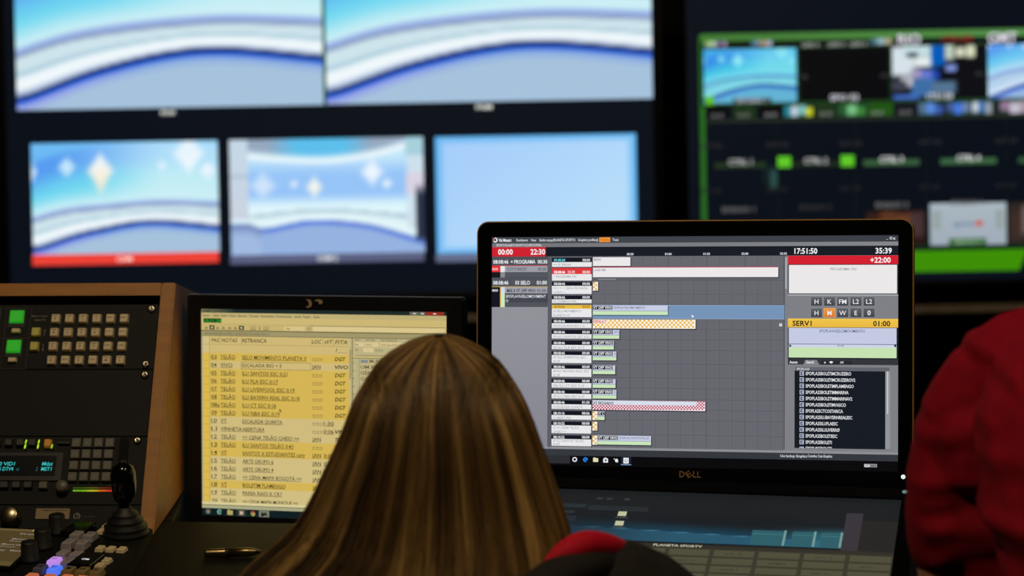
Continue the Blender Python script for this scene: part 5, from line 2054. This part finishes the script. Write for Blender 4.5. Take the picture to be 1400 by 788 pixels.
def hair_pt(phi, t, sc=1.0):
    """phi: 0 at the back, +-pi at the brow; t: 0 crown .. 1 tips."""
    f = t * (len(LV) - 1)
    i = min(int(f), len(LV) - 2)
    g = f - i

    def L(a):
        p0, p1, p2, p3 = a[max(i - 1, 0)], a[i], a[i + 1], a[min(i + 2, len(a) - 1)]
        return 0.5 * ((2 * p1) + (p2 - p0) * g + (2 * p0 - 5 * p1 + 4 * p2 - p3) * g * g + (3 * p1 - p0 - 3 * p2 + p3) * g ** 3)
    s, c = math.sin(phi), math.cos(phi)
    w = (L(LR_) if s > 0 else L(LL)) * PX
    b = L(LB) if c > 0 else L(LF)
    x = HX - .001 + s * w * sc
    y = HY + L(LYO) - c * b * sc
    return V((x, y, pz(L(LV)) - (1 - sc) * .03 * (1 - t)))


PHM = R(128)


def phi_lim(t):
    # the fringe hangs to the brow, further down the face stays clear
    return math.pi * (1 - sstep(.22, .36, t)) + R(112) * sstep(.22, .36, t)


def hair_col(phi, t, rnd):
    p = V((phi * 4.2, t * 1.1, 3.1))
    n1 = noise.noise(p * 1.6)
    n2 = noise.noise(V((phi * 10, t * 1.3, 9.7)))
    n3 = noise.noise(V((phi * 30, t * 1.6, 1.7)))
    v = .48 + .55 * n1 + .55 * n2 + .20 * n3 + rnd * .08 + .12 * sstep(.2, 1, t)
    dark, mid, gold = (48, 34, 20), (108, 80, 42), (182, 146, 86)
    return mixc(dark, mid, v * 2) if v < .5 else mixc(mid, gold, (v - .5) * 2)


def hair_mesh(name, verts, faces, cols, parent):
    me = bpy.data.meshes.new(name)
    me.from_pydata(verts, [], faces)
    at = me.color_attributes.new('Col', 'FLOAT_COLOR', 'POINT')
    at.data.foreach_set('color', [x for c in cols for x in c])
    me.polygons.foreach_set('use_smooth', [True] * len(me.polygons))
    return link_mesh(name, me, M_HAIR, parent)


loc0 = V(wp.location)
vs, fs, cs = [], [], []
NP, NT = 64, 40
for j in range(NT + 1):
    t = j / NT
    for i in range(NP + 1):
        ph = (i / NP * 2 - 1) * phi_lim(t)
        vs.append(hair_pt(ph, t, .965) - loc0)
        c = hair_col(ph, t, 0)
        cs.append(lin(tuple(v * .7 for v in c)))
for j in range(NT):
    for i in range(NP):
        a = j * (NP + 1) + i
        fs.append((a, a + 1, a + NP + 2, a + NP + 1))
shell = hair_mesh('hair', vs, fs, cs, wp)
shell['label'] = 'long straight blonde hair with darker strands'
rh = random.Random(11)
vs, fs, cs = [], [], []
NS = 5200
for s_ in range(NS):
    ph0 = rh.uniform(-1, 1)
    t0 = rh.choice((0.0, 0.0, 0.0, rh.uniform(0, .25)))
    t1 = rh.uniform(.86, 1.0)
    sc = rh.uniform(.968, 1.016)
    rad = rh.uniform(.00045, .0009)
    rc_ = rh.uniform(-1, 1)
    drift = rh.uniform(-.05, .05)
    wv, wp_ = rh.uniform(.0, .0035), rh.uniform(0, 6.28)
    n = 15
    base_i = len(vs)
    for k in range(n + 1):
        t = t0 + (t1 - t0) * k / n
        ph = ph0 * phi_lim(t) + drift * t
        if t > .36 and abs(ph) > R(112):
            ph = math.copysign(R(112), ph)
        cl = noise.noise(V((ph * 7, t * 2.5, 5.0))) * .006 * t
        p = hair_pt(ph, t, sc + cl * 2.0)
        p += V((math.sin(t * 9 + wp_) * wv * t, math.cos(t * 7 + wp_) * wv * t * .6, 0)) - loc0
        col = lin(hair_col(ph, t, rc_))
        out = V((math.sin(ph), -math.cos(ph), 0))
        tang = V((math.cos(ph), math.sin(ph), 0))
        r_ = rad * (1 - .6 * (k / n) ** 3)
        vs += [p + out * r_, p - out * r_ * .5 + tang * r_ * .9, p - out * r_ * .5 - tang * r_ * .9]
        cs += [col] * 3
    for k in range(n):
        a = base_i + k * 3
        for q in range(3):
            fs.append((a + q, a + (q + 1) % 3, a + 3 + (q + 1) % 3, a + 3 + q))
st = hair_mesh('hair_strands', vs, fs, cs, shell)
st['kind'] = 'stuff'

# the chair she sits on
oc = thing('office_chair', 'charcoal swivel chair under the seated person with blonde hair', 'chair', (HX, 1.98, FLOOR))
bm = bmesh.new()
box(bm, (0, .02, .405), (.46, .46, .05), .02, 3)
build('seat', bm, M_CHAIRFAB, oc, True)
bm = bmesh.new()
box(bm, (0, -.20, .60), (.40, .04, .26), .018, 3, Matrix.Rotation(R(-8), 3, 'X'))
build('backrest', bm, M_CHAIRFAB, oc, True)
bm = bmesh.new()
sweep(bm, [(0, -.06, .37), (0, -.22, .36), (0, -.248, .44), (0, -.232, .60)], [(.03, .008)] * 4, (1, 0, 0), 10, 4, False)
build('back_support', bm, M_BLACK, oc, True)
bm = bmesh.new()
lathe(bm, [(.10, .375), (.10, .382), (.03, .37), (.028, .24), (.034, .235), (.034, .10), (0, .10)], 20)
build('gas_column', bm, M_BLACK, oc, True)
for k in range(5):
    a = R(72 * k + 18)
    bm = bmesh.new()
    sweep(bm, [(.02 * math.cos(a), .02 * math.sin(a), .115), (.16 * math.cos(a), .16 * math.sin(a), .10), (.29 * math.cos(a), .29 * math.sin(a), .078)], [(.022, .014), (.020, .012), (.014, .010)], (0, 0, 1), 10, 3)
    lg = build('leg', bm, M_BLACK, oc, True)
    bm = bmesh.new()
    lathe(bm, [(0, -.011), (.026, -.011), (.029, -.006), (.029, .006), (.026, .011), (0, .011)], 18, (.29 * math.cos(a), .29 * math.sin(a), .0292),
          Matrix.Rotation(a, 3, 'Z') @ Matrix.Rotation(R(90), 3, 'X'))
    build('caster', bm, M_RUBBER, lg, True)

# ------------------------------------------------ the man in the red T-shirt, leaning on the desk at the right
mp = thing('person', 'standing person in a red T-shirt leaning on the desk at the right', 'person', (.66, 1.90, FLOOR))
minv = Matrix.Translation(-mp.location)


def M_(bm):
    bmesh.ops.transform(bm, matrix=minv, verts=bm.verts)
    return bm


mt_p = [(.655, 1.865, .93), (.635, 1.90, 1.03), (.612, 1.98, 1.13), (.612, 2.085, 1.215), (.625, 2.165, 1.27), (.635, 2.215, 1.318)]
mt_r = [(.165, .115), (.155, .110), (.165, .115), (.185, .120), (.165, .085), (.080, .062)]
ARM_M = [([(.545, 2.19, 1.272), (.470, 2.222, 1.258), (.432, 2.217, 1.185), (.424, 2.205, 1.115), (.432, 2.195, 1.01), (.470, 2.29, .965), (.510, 2.385, .928)],
          [.056, .052, .047, .045, .039, .037, .027], (.510, 2.385, .928), (.25, .95, -.10), -1),
         ([(.745, 2.19, 1.272), (.815, 2.222, 1.252), (.870, 2.217, 1.185), (.880, 2.205, 1.115), (.880, 2.195, 1.01), (.840, 2.29, .965), (.800, 2.385, .928)],
          [.056, .052, .049, .045, .039, .037, .027], (.800, 2.385, .928), (-.25, .95, -.10), 1)]
LEG_M = []
for k in (-1, 1):
    LEG_M.append(([(.66 + .085 * k, 1.875, .90), (.66 + .095 * k, 1.915, .72), (.66 + .10 * k, 1.94, .54), (.66 + .10 * k, 1.915, .36), (.66 + .10 * k, 1.86, .17)], [.095, .082, .060, .055, .038]))
bm = bmesh.new()
sweep(bm, mt_p, mt_r, (1, 0, 0), 24, 4)
sweep(bm, [(.64, 2.19, 1.30), (.638, 2.245, 1.355), (.636, 2.275, 1.41)], [.062, .056, .056], (1, 0, 0), 18, 3)
head(bm, (.635, 2.315, 1.475), (0, .95, -.3), (0, .3, .95), 1.0)
for P_, R_, wr, tipd, k in ARM_M:
    sweep(bm, P_, R_, (0, 1, 0), 16, 4)
    hand(bm, wr, tipd, (0, .05, 1), -k, 1.0, .25)
for P_, R_ in LEG_M:
    sweep(bm, P_, R_, (1, 0, 0), 18, 4)
    a = V(P_[-1])
    sweep(bm, [a + V((0, -.03, -.04)), a + V((0, .05, -.05)), a + V((0, .15, -.062))], [(.034, .030), (.040, .028), (.038, .020)], (1, 0, 0), 14, 3)
fuse('body', M_(bm), M_SKIN, mp, .006, 3)


def ctr(px_, py_):                                                  # folds of the sleeve, in the upright plane of the arm
    return ((px_ - 700) * .000696, 1.1777 - (py_ - 640) * .000683)


FOLDS = [((1252, 592), (1330, 548), .0032, .009), ((1246, 656), (1420, 596), .0046, .010), ((1247, 680), (1340, 648), .0030, .007), ((1252, 716), (1420, 668), .0042, .010),
         ((1272, 738), (1420, 690), .0040, .009), ((1265, 560), (1310, 520), .0022, .010), ((1300, 640), (1420, 610), .0028, .010), ((1258, 758), (1340, 742), .0026, .008),
         ((1312, 458), (1345, 470), .0030, .008)]


def rfold(co, n):
    p = co + V(mp.location)
    d = 0.0
    for a, b, amp, wd in FOLDS:
        ax, az = ctr(*a)
        bx, bz = ctr(*b)
        ux, uz = bx - ax, bz - az
        L2 = ux * ux + uz * uz
        t = ((p.x - ax) * ux + (p.z - az) * uz) / L2
        tt = max(0, min(1, t))
        qx, qz = p.x - ax - ux * tt, p.z - az - uz * tt
        sgn = 1 if (ux * qz - uz * qx) > 0 else -1
        r_ = math.hypot(qx, qz)
        e = math.exp(-(r_ / wd) ** 2) * (sstep(-.15, .1, t) * (1 - sstep(.9, 1.15, t)))
        d += amp * e
        r2 = abs(r_ + sgn * wd * 1.4) if sgn > 0 else abs(r_ - wd * 1.5)
        if sgn < 0:
            d -= amp * .55 * math.exp(-(r2 / wd) ** 2) * (sstep(-.15, .1, t) * (1 - sstep(.9, 1.15, t)))
    d += noise.noise(p * 18) * .003
    return co + n * d


bm = bmesh.new()
sweep(bm, [(.66, 1.862, .875)] + mt_p[1:], [(.186, .136)] + grow(mt_r, .013)[1:-1] + [(.098, .080)], (1, 0, 0), 24, 4)
for P_, R_, wr, tipd, k in ARM_M:
    sweep(bm, P_[:4] + [tuple(V(P_[3]).lerp(V(P_[4]), .16))], [(.068, .062), (.062, .060), (.056, .058), (.052, .056), (.050, .054)], (1, 0, 0), 20, 5, True)
    sweep(bm, [(.64 + .03 * k, 2.20, 1.320), (.64 + .09 * k, 2.205, 1.300), (.64 + .165 * k, 2.215, 1.272)], [(.055, .052), (.058, .050), (.060, .055)], (0, 1, 0), 18, 4)
for a_, b_, r_ in (((.452, 2.195, 1.20), (.60, 2.13, 1.20), .062), ((.455, 2.185, 1.13), (.60, 2.08, 1.135), .058), ((.462, 2.18, 1.09), (.60, 2.06, 1.09), .056), ((.47, 2.17, 1.05), (.60, 2.0, 1.03), .050)):
    sweep(bm, [a_, b_], [r_, r_ * 1.2], (0, 1, 0), 18, 4)
shirt = fuse('t_shirt', M_(bm), M_RED, mp, .005, 4, rfold)
bm = bmesh.new()
sweep(bm, [(.658, 1.868, .93), (.66, 1.870, .86)], [(.166, .116), (.168, .120)], (1, 0, 0), 20, 4)
for P_, R_ in LEG_M:
    sweep(bm, P_, grow(R_, .012), (1, 0, 0), 18, 4)
fuse('trousers', M_(bm), M_DENIM, mp, .007, 3)
for P_, R_ in LEG_M:
    a = V(P_[-1])
    bm = bmesh.new()
    sweep(bm, [a + V((0, -.04, -.0465)), a + V((0, .05, -.0505)), a + V((0, .165, -.0585))], [(.042, .042), (.048, .0385), (.046, .0300)], (1, 0, 0), 16, 4)
    build('shoe', M_(bm), M_SHOE, mp, True)
bm = bmesh.new()
f_, u_ = V((0, .95, -.3)).normalized(), V((0, .3, .95)).normalized()
c_ = V((.635, 2.315, 1.475))
sweep(bm, [c_ + u_ * -.045 - f_ * .052, c_ + u_ * .0 - f_ * .030, c_ + u_ * .045 - f_ * .020, c_ + u_ * .085 - f_ * .012], [(.060, .055), (.079, .074), (.080, .088), (.060, .070)], (1, 0, 0), 24, 4)
build('hair', M_(bm), M_MANHAIR, mp, True)
